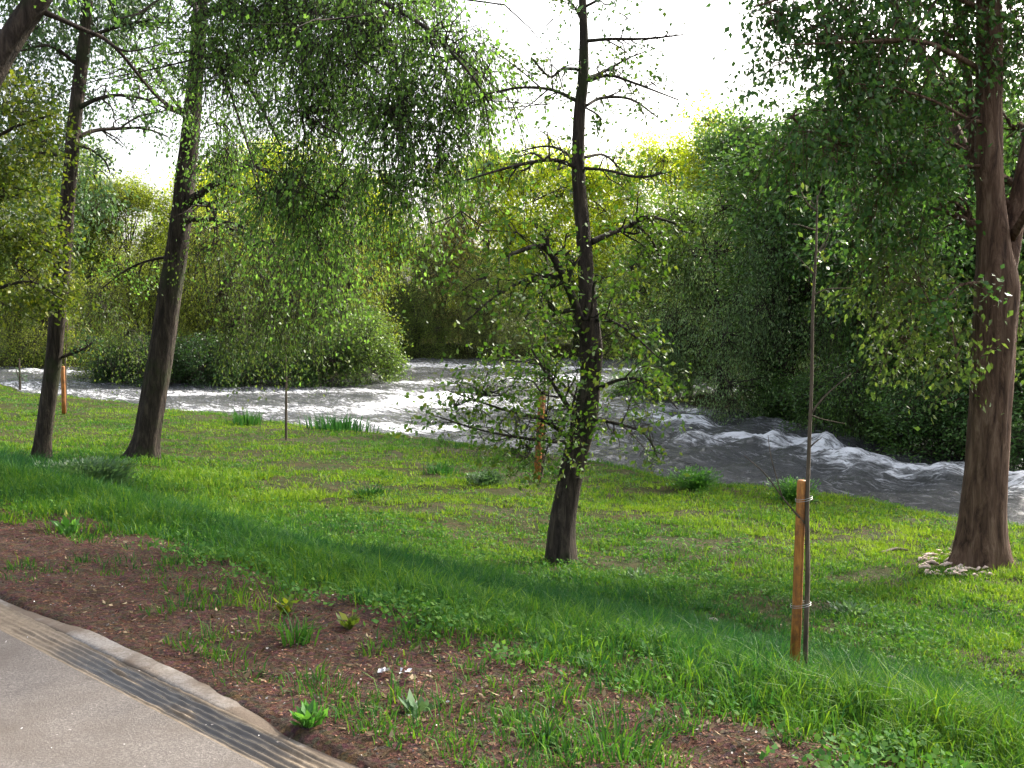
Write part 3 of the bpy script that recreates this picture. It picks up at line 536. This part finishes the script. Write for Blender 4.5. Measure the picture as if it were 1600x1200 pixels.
bsh = [(190, 49.5, 1.2, 1.1, DB, 'dark bush at the left tip of the island over the water'), (240, 49, 1.1, 1.0, DB, 'dark island bush hidden behind the stout poplar trunk'), (295, 49, 1.2, 1.0, DB, 'low dark bush right beside the stout poplar trunk at the island water line'),
       (345, 48.5, 1.2, 1.15, DB, 'dark island bush left of the thin sapling stem, second from the trunk'), (395, 48.3, 1.2, 1.2, DK, 'rounded bush on the island edge just left of the thin sapling'), (450, 48.3, 1.3, 1.25, DK, 'green bush on the island edge straight behind the thin sapling'),
       (505, 48.5, 1.3, 1.35, GN, 'thick rounded bush on the island edge right of the thin sapling'), (560, 49, 1.45, 1.5, OL, 'large pale dome-shaped bush at the right tip of the island'), (540, 52, 1.4, 1.8, OL, 'taller bush behind the pale dome bush at the island tip')]
for j, (px, Y, sx, sz, c, lb) in enumerate(bsh): plant('riverside_bush', 'bush', j % 3, X(px, Y), Y, sx, sz, L_ISL, c, lb, 'bush', IL, .1)
IR = 'trees and bushes on the right island'
isr = [('round', 0, 1075, 41, .85, .80, OL, 'olive tree at the left tip of the right island, leaning over open water'), ('willow', 0, 1130, 38, .85, 1.0, GY, 'silvery willow left of the staked sapling on the right island'), ('round', 1, 1200, 37, .9, .98, GN, 'dense green tree just left of the sapling stem on the right island'),
       ('willow', 1, 1230, 33, .72, .8, GY, 'grey-leaved low willow whose branches dip to the rapids left of the sapling'), ('tall', 0, 1290, 34, 1.2, .78, GN, 'tall dark tree straight behind the sapling top'), ('round', 0, 1350, 31.5, .85, .95, DK, 'dark thick tree between the sapling and the massive trunk'),
       ('willow', 0, 1400, 28.5, .7, .75, GN, 'drooping dark willow over the rapids left of the massive trunk'), ('round', 1, 1470, 28.5, .85, .95, DK, 'shaded tree close to the left side of the massive trunk'), ('tall', 1, 1530, 27, 1.2, .7, GN, 'tall shaded tree right behind the massive trunk'),
       ('round', 0, 1620, 25.5, .9, .9, GN, 'dark tree at the right edge behind the massive trunk fork')]
for k, i, px, Y, sx, sz, c, lb in isr: plant('willow_tree' if k == 'willow' else 'broadleaf_tree', k, i, X(px, Y), Y, sx, sz, L_ISL, c, lb, 'tree', IR)
bsr = [(1000, 43, .9, .6, DK, 'small dark bush standing in the water right of the middle alder'), (1060, 41, 1.0, .8, DK, 'dark bush at the left tip of the right island'), (1210, 32.5, .9, .75, GN, 'green bush reaching to the first white wave left of the sapling'), (1250, 32, .9, .8, DK, 'dark bush with bare twigs just left of the sapling stem'),
       (1310, 30, 1.0, .8, DK, 'dark bush right of the sapling stem above the white rapids'), (1370, 28, 1.1, .85, DK, 'low dark bush overhanging the long white wave'), (1420, 26.3, 1.1, .85, GN, 'bush hanging to the water left of the massive trunk, third from the sapling'), (1475, 25.2, 1.1, .85, DK, 'darkest bush touching the left side of the massive trunk at water level'),
       (1540, 24.3, 1.1, .85, DK, 'bush hidden behind the massive trunk at water level'), (1610, 23.5, 1.2, .85, DK, 'dark bush at the right edge above the last white wave')]
for j, (px, Y, sx, sz, c, lb) in enumerate(bsr): plant('riverside_bush', 'bush', j % 3, X(px, Y), Y, sx, sz, L_ISL, c, lb, 'bush', IR, .1)
# undergrowth of the far bank: a continuous mass nobody could count
g1 = Geo(); gk = Geo(); bl = []
for px in range(-250, 2000, 34):
    for rowY, hh in ((3.2, 1.3), (7, 2.8), (14, 4.2)):
        xx = X(px+random.uniform(-15, 15), 72); yy = 73-13*float(sst(-14, -26, xx))-16*float(sst(12, 34, xx))+rowY+random.uniform(-1, 1)
        bl.append((np.array([xx, yy, float(H(xx, yy))+hh*.5]), (1.4, 1.2, hh*.75)))
crown(g1, gk, bl, 90000, .16, tw=.5, droop=.1, per=8, spread=.2, clump=.4, drawtw=False)
o = mobj('undergrowth', g1.mesh('undergrowth'), L_FAR); o.color = (.95, 1.0, .9, 1); tag(o, 'dark tangled undergrowth along the far water line', 'undergrowth', None, 'stuff')
# wooded rise behind the far bank
g1 = Geo(); bl = []
for k in range(230):
    xx = random.uniform(-75, 75); yy = random.uniform(92, 125); top = 9+random.uniform(-2, 2)
    for q in range(3): bl.append((np.array([xx+random.uniform(-2, 2), yy, random.uniform(1, top)]), (2.6, 2.6, 2.3)))
crown(g1, gk, bl, 110000, .32, tw=.8, droop=.1, per=8, spread=.35, clump=.4, drawtw=False)
o = mobj('wood', g1.mesh('wood'), L_FAR); o.color = (1.0, 1.0, .8, 1); tag(o, 'far-off wood behind the trees of the far bank', 'wood', None, 'stuff')

# ------------------------------------------------------------------ saplings and stakes
wood = M('orange_stake_wood', .6, .35); v = wood.coord((1, 1, .12)); n1 = wood.noise(40, 5, .7, v, .5); v2 = wood.coord(); n2 = wood.noise(9, 5, .75, v2)
wood.col(wood.mix(wood.ramp(n2, [(.48, (0, 0, 0)), (.62, (.85, .85, .85))]), wood.ramp(n1, [(.3, (.10, .035, .010)), (.5, (.30, .115, .022)), (.7, (.46, .20, .045))]), (.11, .05, .022))); wood.bump(n1, .6, .004)
wire = M('wire', .4, .5); wire.p.inputs['Base Color'].default_value = (.35, .36, .36, 1); wire.p.inputs['Metallic'].default_value = .8
def stake(base, top, wpx, label, sd):
    B = ground(*base); Y = B[1]; T_ = at(top[0], top[1], Y); r = wpx*.5/FPX*Y
    g = Geo(); d = T_-B; P = [B-d*.05, B+d*.3+np.array([.004, 0, 0]), B+d*.65, T_-unit(d)*.02, T_-unit(d)*.006, T_]
    tube(g, P, [r*1.03, r, r*.97, r*.96, r*.86, r*.7], 18, None, .05, sd)
    o = mobj('tree_stake', g.mesh('tree_stake', True), wood.m, None, B); tag(o, label, 'stake', 'orange wooden tree stakes'); return B, T_, r
def sapling(base, line, label, leavespec=None, twl=(), mat=B_PALE, ties=()):
    B = ground(*base); Y = B[1]; e = empty('young_tree', B, label, 'sapling', 'thin young trees on the bank')
    g = Geo(); P, R = px_line(line, Y); P[0] = B-np.array([0, 0, .05]); tube(g, P, R, 8, 60, .25, 2)
    mobj('trunk', g.mesh('trunk', True), mat, e, B); g = Geo()
    for k, t_ in enumerate(twl): q, r = px_line(t_, Y); tube(g, q, r, 5, 14, .1, k)
    if leavespec: gl = Geo(); crown(gl, g, pxb(leavespec['b'], Y), leavespec['n'], leavespec['L'], **leavespec['k']); mobj('crown', gl.mesh('crown'), leavespec['m'], e, B)
    if g.n: mobj('branches', g.mesh('branches', True), mat, e, B)
    for (px, py, wx) in ties:
        g = Geo(); c = at(px, py, Y); a = np.linspace(0, 2*PI, 25)
        for dz in (0, .012): tube(g, np.stack([c[0]+wx*np.cos(a), c[1]+.045*np.sin(a), c[2]+dz+.01*np.cos(a*1.)], 1), np.full(25, .0013), 5, None, cap=False)
        mobj('wire_tie', g.mesh('wire_tie', True), wire.m, e, B)
stake((1240, 1062), (1253, 750), 15.5, 'tall orange wooden stake in front right, wired to the thinnest tall sapling', 3)
sapling((1259, 1062), [(1258, 1064, 8.5), (1259, 1000, 7.5), (1262, 900, 7.5), (1261, 800, 6.5), (1264, 700, 6), (1268, 600, 5.5), (1270, 480, 5), (1275, 390, 4), (1277, 305, 2)], 'tall bare sapling wired to the stake in the right foreground', 
        dict(m=L_ALD, L=.04, n=70, b=[(1276, 320, 25, 0), (1165, 716, 6, 0), (1282, 400, 25, 0, 60)], k=dict(tw=.12, per=4, droop=.1, spread=.02, clump=.2, twr=.0015)),
        [[(1276, 330, 3), (1262, 318, 2), (1252, 300, 1.2)], [(1275, 360, 3), (1250, 352, 1.6), (1238, 350, 1)], [(1273, 400, 3), (1292, 372, 1.5), (1296, 340, 1)], [(1277, 312, 2), (1284, 290, 1.3), (1283, 270, .8)], [(1269, 462, 3), (1292, 452, 2), (1330, 450, 1)],
         [(1264, 650, 4), (1290, 618, 2.6), (1330, 584, 1.3)], [(1265, 648, 3), (1285, 655, 2), (1320, 662, 1)], [(1258, 818, 4), (1225, 780, 2.4), (1195, 740, 2), (1163, 712, 1.4)], [(1222, 776, 2), (1205, 715, 1.6), (1200, 680, 1)], [(1264, 700, 3), (1275, 690, 2), (1284, 684, 1)], [(1272, 430, 3), (1255, 410, 1.5), (1240, 395, 1)]],
        B_STEM, [(1251, 946, .06), (1256, 781, .048)])
stake((838, 752), (847, 617), 11, 'mottled orange stake behind and left of the middle alder', 5)
sapling((845, 752), [(846, 754, 5), (850, 680, 4.5), (851, 600, 4), (852, 520, 3.5), (855, 420, 3), (850, 350, 1.5)], 'leafy young tree tied to the mottled stake near the middle alder',
        dict(m=L_ALD, L=.07, n=900, b=[(850, 500, 22, 0, 60), (858, 420, 20, 0, 50), (850, 590, 20, 0, 40), (850, 360, 15, 0, 30)], k=dict(tw=.25, per=5, droop=0., spread=.04, clump=.3, twr=.003)), [], B_TWIG, [(846, 660, .09)])
stake((100, 648), (98, 572), 6.5, 'short orange stake near the water between the two left trunks', 7)
sapling((103, 646), [(104, 647, 3), (103, 600, 2.6), (102, 560, 2.4), (106, 500, 1.5)], 'young tree beside the short stake between the two left trunks', dict(m=L_YEL, L=.09, n=500, b=[(125, 535, 30, 0, 20), (104, 510, 18, 0, 30)], k=dict(tw=.3, per=5, droop=.2, spread=.05, clump=.3, twr=.004)), [[(102, 555, 2), (125, 540, 1.5), (150, 532, 1)]], B_TWIG)
sapling((447, 688), [(448, 690, 4), (447, 640, 3.6), (447, 590, 3), (446, 540, 2.4), (446, 470, 1.4)], 'dark thin sapling standing alone before the left island', dict(m=L_ALD, L=.08, n=700, b=[(446, 540, 18, 0, 25), (446, 490, 22, 0, 35)], k=dict(tw=.3, per=6, droop=.2, spread=.05, clump=.3, twr=.003)), [], B_TWIG)
sapling((31, 612), [(31, 613, 4.5), (31, 590, 3), (30, 560, 2)], 'tiny dark sapling at the water edge by the left frame edge', dict(m=L_BLUE, L=.07, n=160, b=[(31, 590, 7, 0, 14)], k=dict(tw=.2, per=5, droop=.0, spread=.03, clump=.2, twr=.004)), [[(30, 590, 2), (24, 575, 1)]], B_TWIG)

# ------------------------------------------------------------------ grass, weeds, litter
def blades(g, P, hgt, wid, lean, a, az=None):
    n = len(P); az = rng.random(n)*2*PI if az is None else az; D = np.stack([np.cos(az), np.sin(az), 0*az], 1)
    fz = rng.random(n)*PI; Wd = np.stack([np.cos(fz), np.sin(fz), 0*fz], 1)*wid[:, None]*.5
    up = np.array([0, 0, 1.]); h = hgt[:, None]; ln = lean[:, None]
    m1 = P+up*h*.5+D*h*ln*.25; tp = P+up*h*(1-.45*ln)+D*h*ln*.95
    V = np.stack([P-Wd, P+Wd, m1+Wd*.8, m1-Wd*.8, tp], 1).reshape(-1, 3)
    f = np.array([0, 1, 2, 3, 3, 2, 4]); I = (np.arange(n)[:, None]*5+f).ravel(); S = np.tile([4, 3], n); g.add(V, S, I, np.repeat(a, 2))
def sample(n, y0, y1, pw, margin=260, smin=-.1, smax=15.7):
    # log-ish spread in distance so that near ground is denser
    u = rng.random(n); Y = (y0**(1-pw)+u*(y1**(1-pw)-y0**(1-pw)))**(1/(1-pw)); px = rng.uniform(-margin, 1600+margin, n); x = (px-800)/FPX*Y
    s, t = st(x, Y); k = (s > smin) & (s < smax); x = x[k]; Y = Y[k]; z = H(x, Y); P = np.stack([x, Y, z], 1)
    return P[z > WATER+.02]
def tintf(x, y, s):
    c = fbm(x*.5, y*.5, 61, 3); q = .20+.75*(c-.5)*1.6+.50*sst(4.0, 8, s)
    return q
gg = Geo(); SB = ground(1245, 1062)
C = sample(105000, 3.0, 50, 1.2)
s_, t_ = st(C[:, 0], C[:, 1]); 
e_ = s_+(fbm(C[:, 0]*1.6, C[:, 1]*1.6, 71, 3)-.5)*1.1-.42+.90*sst(-.5, -5, t_)
bare = fbm(C[:, 0]*.8, C[:, 1]*1.2, 81, 4)
mid = sst(5, 7, s_)
prob = sst(.75, 1.5, e_)*(1-.88*sst(.53, .62, bare)*mid)
prob = np.maximum(prob, .09*(fbm(C[:, 0]*2, C[:, 1]*2, 91, 2) > .5)*(s_ > .15))
C = C[rng.random(len(C)) < prob]
nb_ = 13; s_, t_ = st(C[:, 0], C[:, 1]); dist = C[:, 1]
P = np.repeat(C, nb_, 0); r = rng.normal(size=(len(P), 2)); rad = np.repeat(.024+.0026*dist, nb_)[:, None]
P[:, :2] += r*rad; P[:, 2] = H(P[:, 0], P[:, 1])-.01
sR = np.repeat(s_, nb_); dR = np.repeat(dist, nb_)
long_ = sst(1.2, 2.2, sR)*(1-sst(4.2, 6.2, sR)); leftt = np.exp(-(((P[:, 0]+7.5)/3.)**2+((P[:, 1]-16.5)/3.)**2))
tall = fbm(P[:, 0]*.9, P[:, 1]*.9, 33, 3)
hg = (.045+.05*tall+long_*(.02+.085*tall)+leftt*.12)*(.55+.8*rng.random(len(P)))*np.repeat(.7+.6*rng.random(len(C)), nb_)
hg *= (1+.25*sst(14.3, 15.3, sR))*(1-.75*np.exp(-((P[:, 0]-SB[0])**2+(P[:, 1]-SB[1]+.25)**2)/.35**2)); hg *= .45+1.1*np.repeat(rng.random(len(C))**1.5, nb_)
wd = .0042+.00052*dR; ln = .25+.75*rng.random(len(P))
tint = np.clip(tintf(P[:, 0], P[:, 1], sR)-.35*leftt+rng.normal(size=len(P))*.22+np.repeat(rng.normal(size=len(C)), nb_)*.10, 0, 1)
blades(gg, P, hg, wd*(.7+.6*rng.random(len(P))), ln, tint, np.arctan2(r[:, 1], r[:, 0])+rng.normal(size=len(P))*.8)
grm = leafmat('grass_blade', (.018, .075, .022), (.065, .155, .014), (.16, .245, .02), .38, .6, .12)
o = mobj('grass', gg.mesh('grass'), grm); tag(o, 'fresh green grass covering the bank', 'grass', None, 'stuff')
# broad-leaved ground cover
gc = Geo(); C = sample(9000, 3.2, 42, 1.2, smin=.6)
s_, t_ = st(C[:, 0], C[:, 1]); k = (fbm(C[:, 0]*.9, C[:, 1]*.9, 44, 3) > .53) | (rng.random(len(C)) < .12); C = C[k & (s_ > 1.1)]
P = np.repeat(C, 12, 0); P[:, :2] += rng.normal(size=(len(P), 2))*(.04+.004*P[:, 1:2]); P[:, 2] = H(P[:, 0], P[:, 1])+.02+.06*rng.random(len(P))
D = rng.normal(size=(len(P), 3)); D[:, 2] = np.abs(D[:, 2])*.5; sz = .014+.02*rng.random(len(P))+.0008*P[:, 1]
leaves(gc, P, D, sz, sz*.8, None, .75)
o = mobj('ground_cover', gc.mesh('ground_cover'), leafmat('clover', (.03, .10, .02), (.06, .15, .03), (.11, .21, .04), .35, .7, .08)); tag(o, 'low clover and weeds between the grass', 'weeds', None, 'stuff')
# leaf litter on the bare soil and between grass
def litter(name, n, cols, lab, sz0, smin, smax, ymax=16):
    g = Geo(); C = sample(n, 3., ymax, 1.2, smin=smin, smax=smax); C[:, 2] += .004+.012*rng.random(len(C)); D = rng.normal(size=(len(C), 3)); D[:, 2] *= .25
    sz = sz0*(.4+rng.random(len(C))); leaves(g, C, D, sz, sz*.55, None, .8)
    o = mobj(name, g.mesh(name), leafmat(name, *cols, .05, .9, .08)); tag(o, lab, 'litter', None, 'stuff')
litter('leaf_litter', 70000, ((.025, .012, .010), (.09, .038, .026), (.26, .14, .09)), 'reddish fallen catkins and leaf bits on the bare soil', .015, .02, 2.6)
litter('dead_grass', 9000, ((.06, .042, .025), (.13, .095, .055), (.28, .22, .14)), 'dry straw and pale flecks between the grass', .032, .1, 14, 30)
gs = Geo(); C = sample(2600, 3., 14, 1.2, smin=.02, smax=2.2); n = len(C)
leaves(gs, C+np.array([0, 0, .006]), rng.normal(size=(n, 3))*np.array([1, 1, .3]), .012*(.5+rng.random(n)), .01, None, .5)
st_m = M('grit', .7, .3); a = st_m.n('ShaderNodeAttribute', attribute_name='rnd'); st_m.col(st_m.ramp(a.outputs['Fac'], [(0, (.12, .10, .09)), (.8, (.3, .27, .25)), (1, (.7, .68, .66))]))
C = sample(700, 3., 9, 1.2, smin=-3.5, smax=0.); n = len(C); C[:, 2] = .012
leaves(gs, C, rng.normal(size=(n, 3))*np.array([1, 1, .1]), .010*(.4+rng.random(n)), .007, None, .7)
o = mobj('grit', gs.mesh('grit'), st_m.m); tag(o, 'small pale grit scattered on the bare soil', 'grit', None, 'stuff')
g = Geo(); C = sample(1500, 3., 13, 1.2, smin=.05, smax=5); C[:, 2] += .008; n = len(C); D = rng.normal(size=(n, 3))*np.array([1, 1, .12]); L = .03+.11*rng.random(n)**2
twigs_batch(g, C, C+unit(D)*L[:, None], .0018, .001); sm = M('straw', .9, .1); a = sm.n('ShaderNodeNewGeometry'); sm.col(sm.ramp(a.outputs['Random Per Island'], [(0, (.04, .028, .02)), (.6, (.12, .08, .05)), (1, (.28, .22, .14))]))
tag(mobj('fallen_twigs', g.mesh('fallen_twigs'), sm.m), 'fallen twigs and straw on the soil', 'litter', None, 'stuff')
# individual weeds and tufts
def tuft(px, py, n, h, wd, spr, label, col=grm, lean=(.3, 1.), tt=(.1, .5), name='grass_tuft', cat='grass tuft'):
    B = ground(px, py); g = Geo(); P = np.tile(B, (n, 1)); q = rng.normal(size=(n, 2)); P[:, :2] += q*spr; P[:, 2] = H(P[:, 0], P[:, 1])-.01
    blades(g, P, h*(.5+.6*rng.random(n)), np.full(n, wd), rng.uniform(*lean, n), rng.uniform(*tt, n), np.arctan2(q[:, 1], q[:, 0])+rng.normal(size=n)*.5)
    o = mobj(name, g.mesh(name), col, None, B); tag(o, label, cat, 'separate tufts and weeds')
def weed(px, py, n, Ls, h, spr, label, mat=L_WEED, wid=.5):
    B = ground(px, py); g = Geo(); az = rng.random(n)*6.28; el = rng.uniform(.15, 1.1, n)
    P = B+np.stack([np.cos(az)*spr*rng.random(n), np.sin(az)*spr*rng.random(n), h*rng.random(n)], 1); D = np.stack([np.cos(az)*np.cos(el), np.sin(az)*np.cos(el), np.sin(el)], 1)
    sz = Ls*(.6+.6*rng.random(n)); leaves(g, P, D, sz, sz*wid, None, .7)
    gk = Geo(); twigs_batch(gk, np.tile(B-np.array([0, 0, .02]), (n, 1)), P+D*sz[:, None]*.1, .003, .0015)
    e = empty('leafy_weed', B, label, 'weed', 'separate tufts and weeds'); mobj('leaves', g.mesh('leaves'), mat, e, B); mobj('stems', gk.mesh('stems'), mat, e, B)
tuft(460, 1002, 60, .2, .009, .04, 'spreading bright grass tuft alone on the bare soil above the kerb')
tuft(512, 1082, 90, .09, .006, .07, 'low dense grass patch on bare soil right of the leafy burdock')
tuft(960, 1178, 90, .2, .009, .08, 'large loose grass tuft at the bottom edge left of the soil corner')
tuft(855, 1160, 50, .12, .01, .04, 'short broad-bladed tuft near the bottom centre')
tuft(255, 955, 40, .09, .006, .05, 'small grass tuft high on the bare soil at the left')
tuft(395, 1065, 50, .07, .005, .06, 'faint short tuft on the soil close to the kerb end')
tuft(690, 738, 160, .30, .02, .14, 'dark green tussock on the bank under the alder leaf sprays', tt=(0, .25))
tuft(578, 775, 140, .24, .018, .10, 'small dark tussock in the grass left of centre', tt=(0, .25))
tuft(590, 745, 120, .2, .018, .12, 'yellowish green tussock just behind the small dark one', tt=(.4, .8))
tuft(385, 664, 120, .55, .03, .25, 'upright reedy clump at the water edge left of the thin sapling', tt=(0, .3), lean=(.1, .6))
tuft(490, 665, 220, .7, .035, .5, 'broad reedy clump at the water edge right of the thin sapling', tt=(0, .25), lean=(.1, .7))
tuft(530, 672, 200, .55, .035, .4, 'darker end of the reeds at the waterside, farther right', tt=(0, .15), lean=(.1, .7))
weed(482, 1135, 60, .055, .05, .05, 'leafy bright green burdock beside the kerb near the bottom')
weed(655, 1118, 16, .075, .02, .04, 'pale flat rosette of grey-green leaves on bare soil', L_BLUE, .7)
weed(448, 962, 26, .06, .08, .03, 'upright yellowish weed at the soil edge', L_YEL)
weed(545, 985, 26, .06, .05, .05, 'low yellow-green weed where grass meets the soil', L_YEL)
weed(108, 838, 30, .09, .09, .06, 'rosette of broad dark leaves at the left grass edge')
weed(1085, 762, 750, .06, .32, .5, 'rounded bright green shrub at the water edge right of the alder')
weed(1240, 785, 700, .06, .36, .45, 'light green shrub at the water edge behind the orange stake')
weed(760, 758, 700, .06, .2, .34, 'wide low dark weed patch left of the mottled stake', L_BLUE)
weed(130, 760, 2600, .07, .34, .75, 'big dark bluish weed clump before the two left trunks', L_BLUE)
weed(1000, 905, 90, .06, .06, .22, 'small grey-green weed patch right of the alder foot', L_BLUE)
weed(1330, 960, 110, .06, .07, .2, 'grey-green weed patch right of the orange stake', L_BLUE)
# yellow spathe flower
B = ground(104, 826); g = Geo(); leaves(g, B+np.zeros((3, 3))+np.array([0, 0, .08]), np.array([[.05, 0, 1], [-.06, .03, 1], [0, -.05, 1.]]), .06, .028)
fl = M('yellow_flower', .5); fl.p.inputs['Base Color'].default_value = (.5, .5, .12, 1)
o = mobj('wild_flower', g.mesh('wild_flower'), fl.m, None, B); tag(o, 'single yellow hooded flower at the left grass edge', 'flower')
# stones
def rock(px, py, w_, h_, label, mat, sd, name='stone'):
    B = ground(px, py); r = w_/FPX*B[1]*.5; n = 20; th = np.linspace(0, PI, n//2+2)[1:-1]; ph = np.arange(n)/n*2*PI
    Tt, Pp = np.meshgrid(th, ph, indexing='ij'); d = 1+.35*(fbm(np.cos(Pp)*1.5+sd, np.sin(Pp)*1.5+Tt*1.5, sd, 3)-.5)
    Xx = r*d*np.sin(Tt)*np.cos(Pp); Yy = r*.8*d*np.sin(Tt)*np.sin(Pp); Zz = h_/FPX*B[1]*d*np.cos(Tt)
    V = np.stack([Xx, Yy, Zz], -1).reshape(-1, 3)+B; a_ = len(th); i = np.arange(a_-1)[:, None]*n; j = np.arange(n)[None]; j2 = (j+1) % n
    F = np.stack([i+j, i+n+j, i+n+j2, i+j2], -1).reshape(-1, 4); g = Geo()
    g.add(V, np.concatenate([np.full(len(F), 4), [n, n]]), np.concatenate([F.ravel(), np.arange(n), ((a_-1)*n+np.arange(n))[::-1]]))
    o = mobj(name, g.mesh(name, True), mat, None, B); tag(o, label, 'stone')
rm = M('river_stone', .8); n1 = rm.noise(25, 5, .6, rm.coord()); rm.col(rm.ramp(n1, [(.3, (.14, .12, .10)), (.7, (.30, .26, .23))])); rm.bump(n1, .5, .01)
rock(1113, 974, 24, 9, 'rounded brown stone lying in the grass left of the orange stake', rm.m, 2)
rock(1392, 1031, 20, 5, 'flat grey stone in the grass right of the orange stake', rm.m, 5)
# white scraps
pm = M('paper', .6); pm.p.inputs['Base Color'].default_value = (.75, .76, .8, 1)
for (px, py, lb) in ((602, 1052, 'crumpled white paper scrap on bare soil, the left one of the pair'), (632, 1055, 'crumpled white paper scrap on bare soil, the right one of the pair')):
    B = ground(px, py); g = Geo(); n = 5; P = B+rng.normal(size=(n, 3))*np.array([.008, .006, .003])+np.array([0, 0, .012]); leaves(g, P, rng.normal(size=(n, 3))*np.array([1, 1, .4]), .028, .02, None, .6)
    tag(mobj('paper_scrap', g.mesh('paper_scrap'), pm.m, None, B), lb, 'litter')
# splintered pale wood by the big trunk
cm = M('fresh_wood', .7); n1 = cm.noise(20, 4, .6, cm.coord()); cm.col(cm.ramp(n1, [(.3, (.32, .22, .17)), (.55, (.62, .47, .40)), (.7, (.78, .65, .57))])); cm.bump(n1, .5, .01)
g = Geo(); B0 = ground(1490, 884)
for k in range(90):
    b = ground(random.uniform(1432, 1545), random.uniform(862, 902)); a = random.uniform(-.4, 1.0); L = random.uniform(.06, .2)
    d = np.array([math.cos(a)*L, math.sin(a)*L*.6, random.uniform(-.01, .03)]); tube(g, [b+np.array([0, 0, .01]), b+d*.5+np.array([0, 0, .025]), b+d+np.array([0, 0, .008])], [.008, .018, .006], 6, None, .3, k)
tag(mobj('wood_chips', g.mesh('wood_chips'), cm.m, None, B0), 'pale splintered wood and root bark heaped left of the massive trunk', 'wood debris')
g = Geo(); B = ground(1392, 868); q = [ground(1372, 868), ground(1400, 862), ground(1420, 864)]
for p_ in q: p_[2] += .03
tube(g, q, [.012, .025, .01], 7, 16, .2, 2); tag(mobj('fallen_branch', g.mesh('fallen_branch', True), B_TWIG, None, B), 'short dead branch on the grass near the water left of the massive trunk', 'branch')
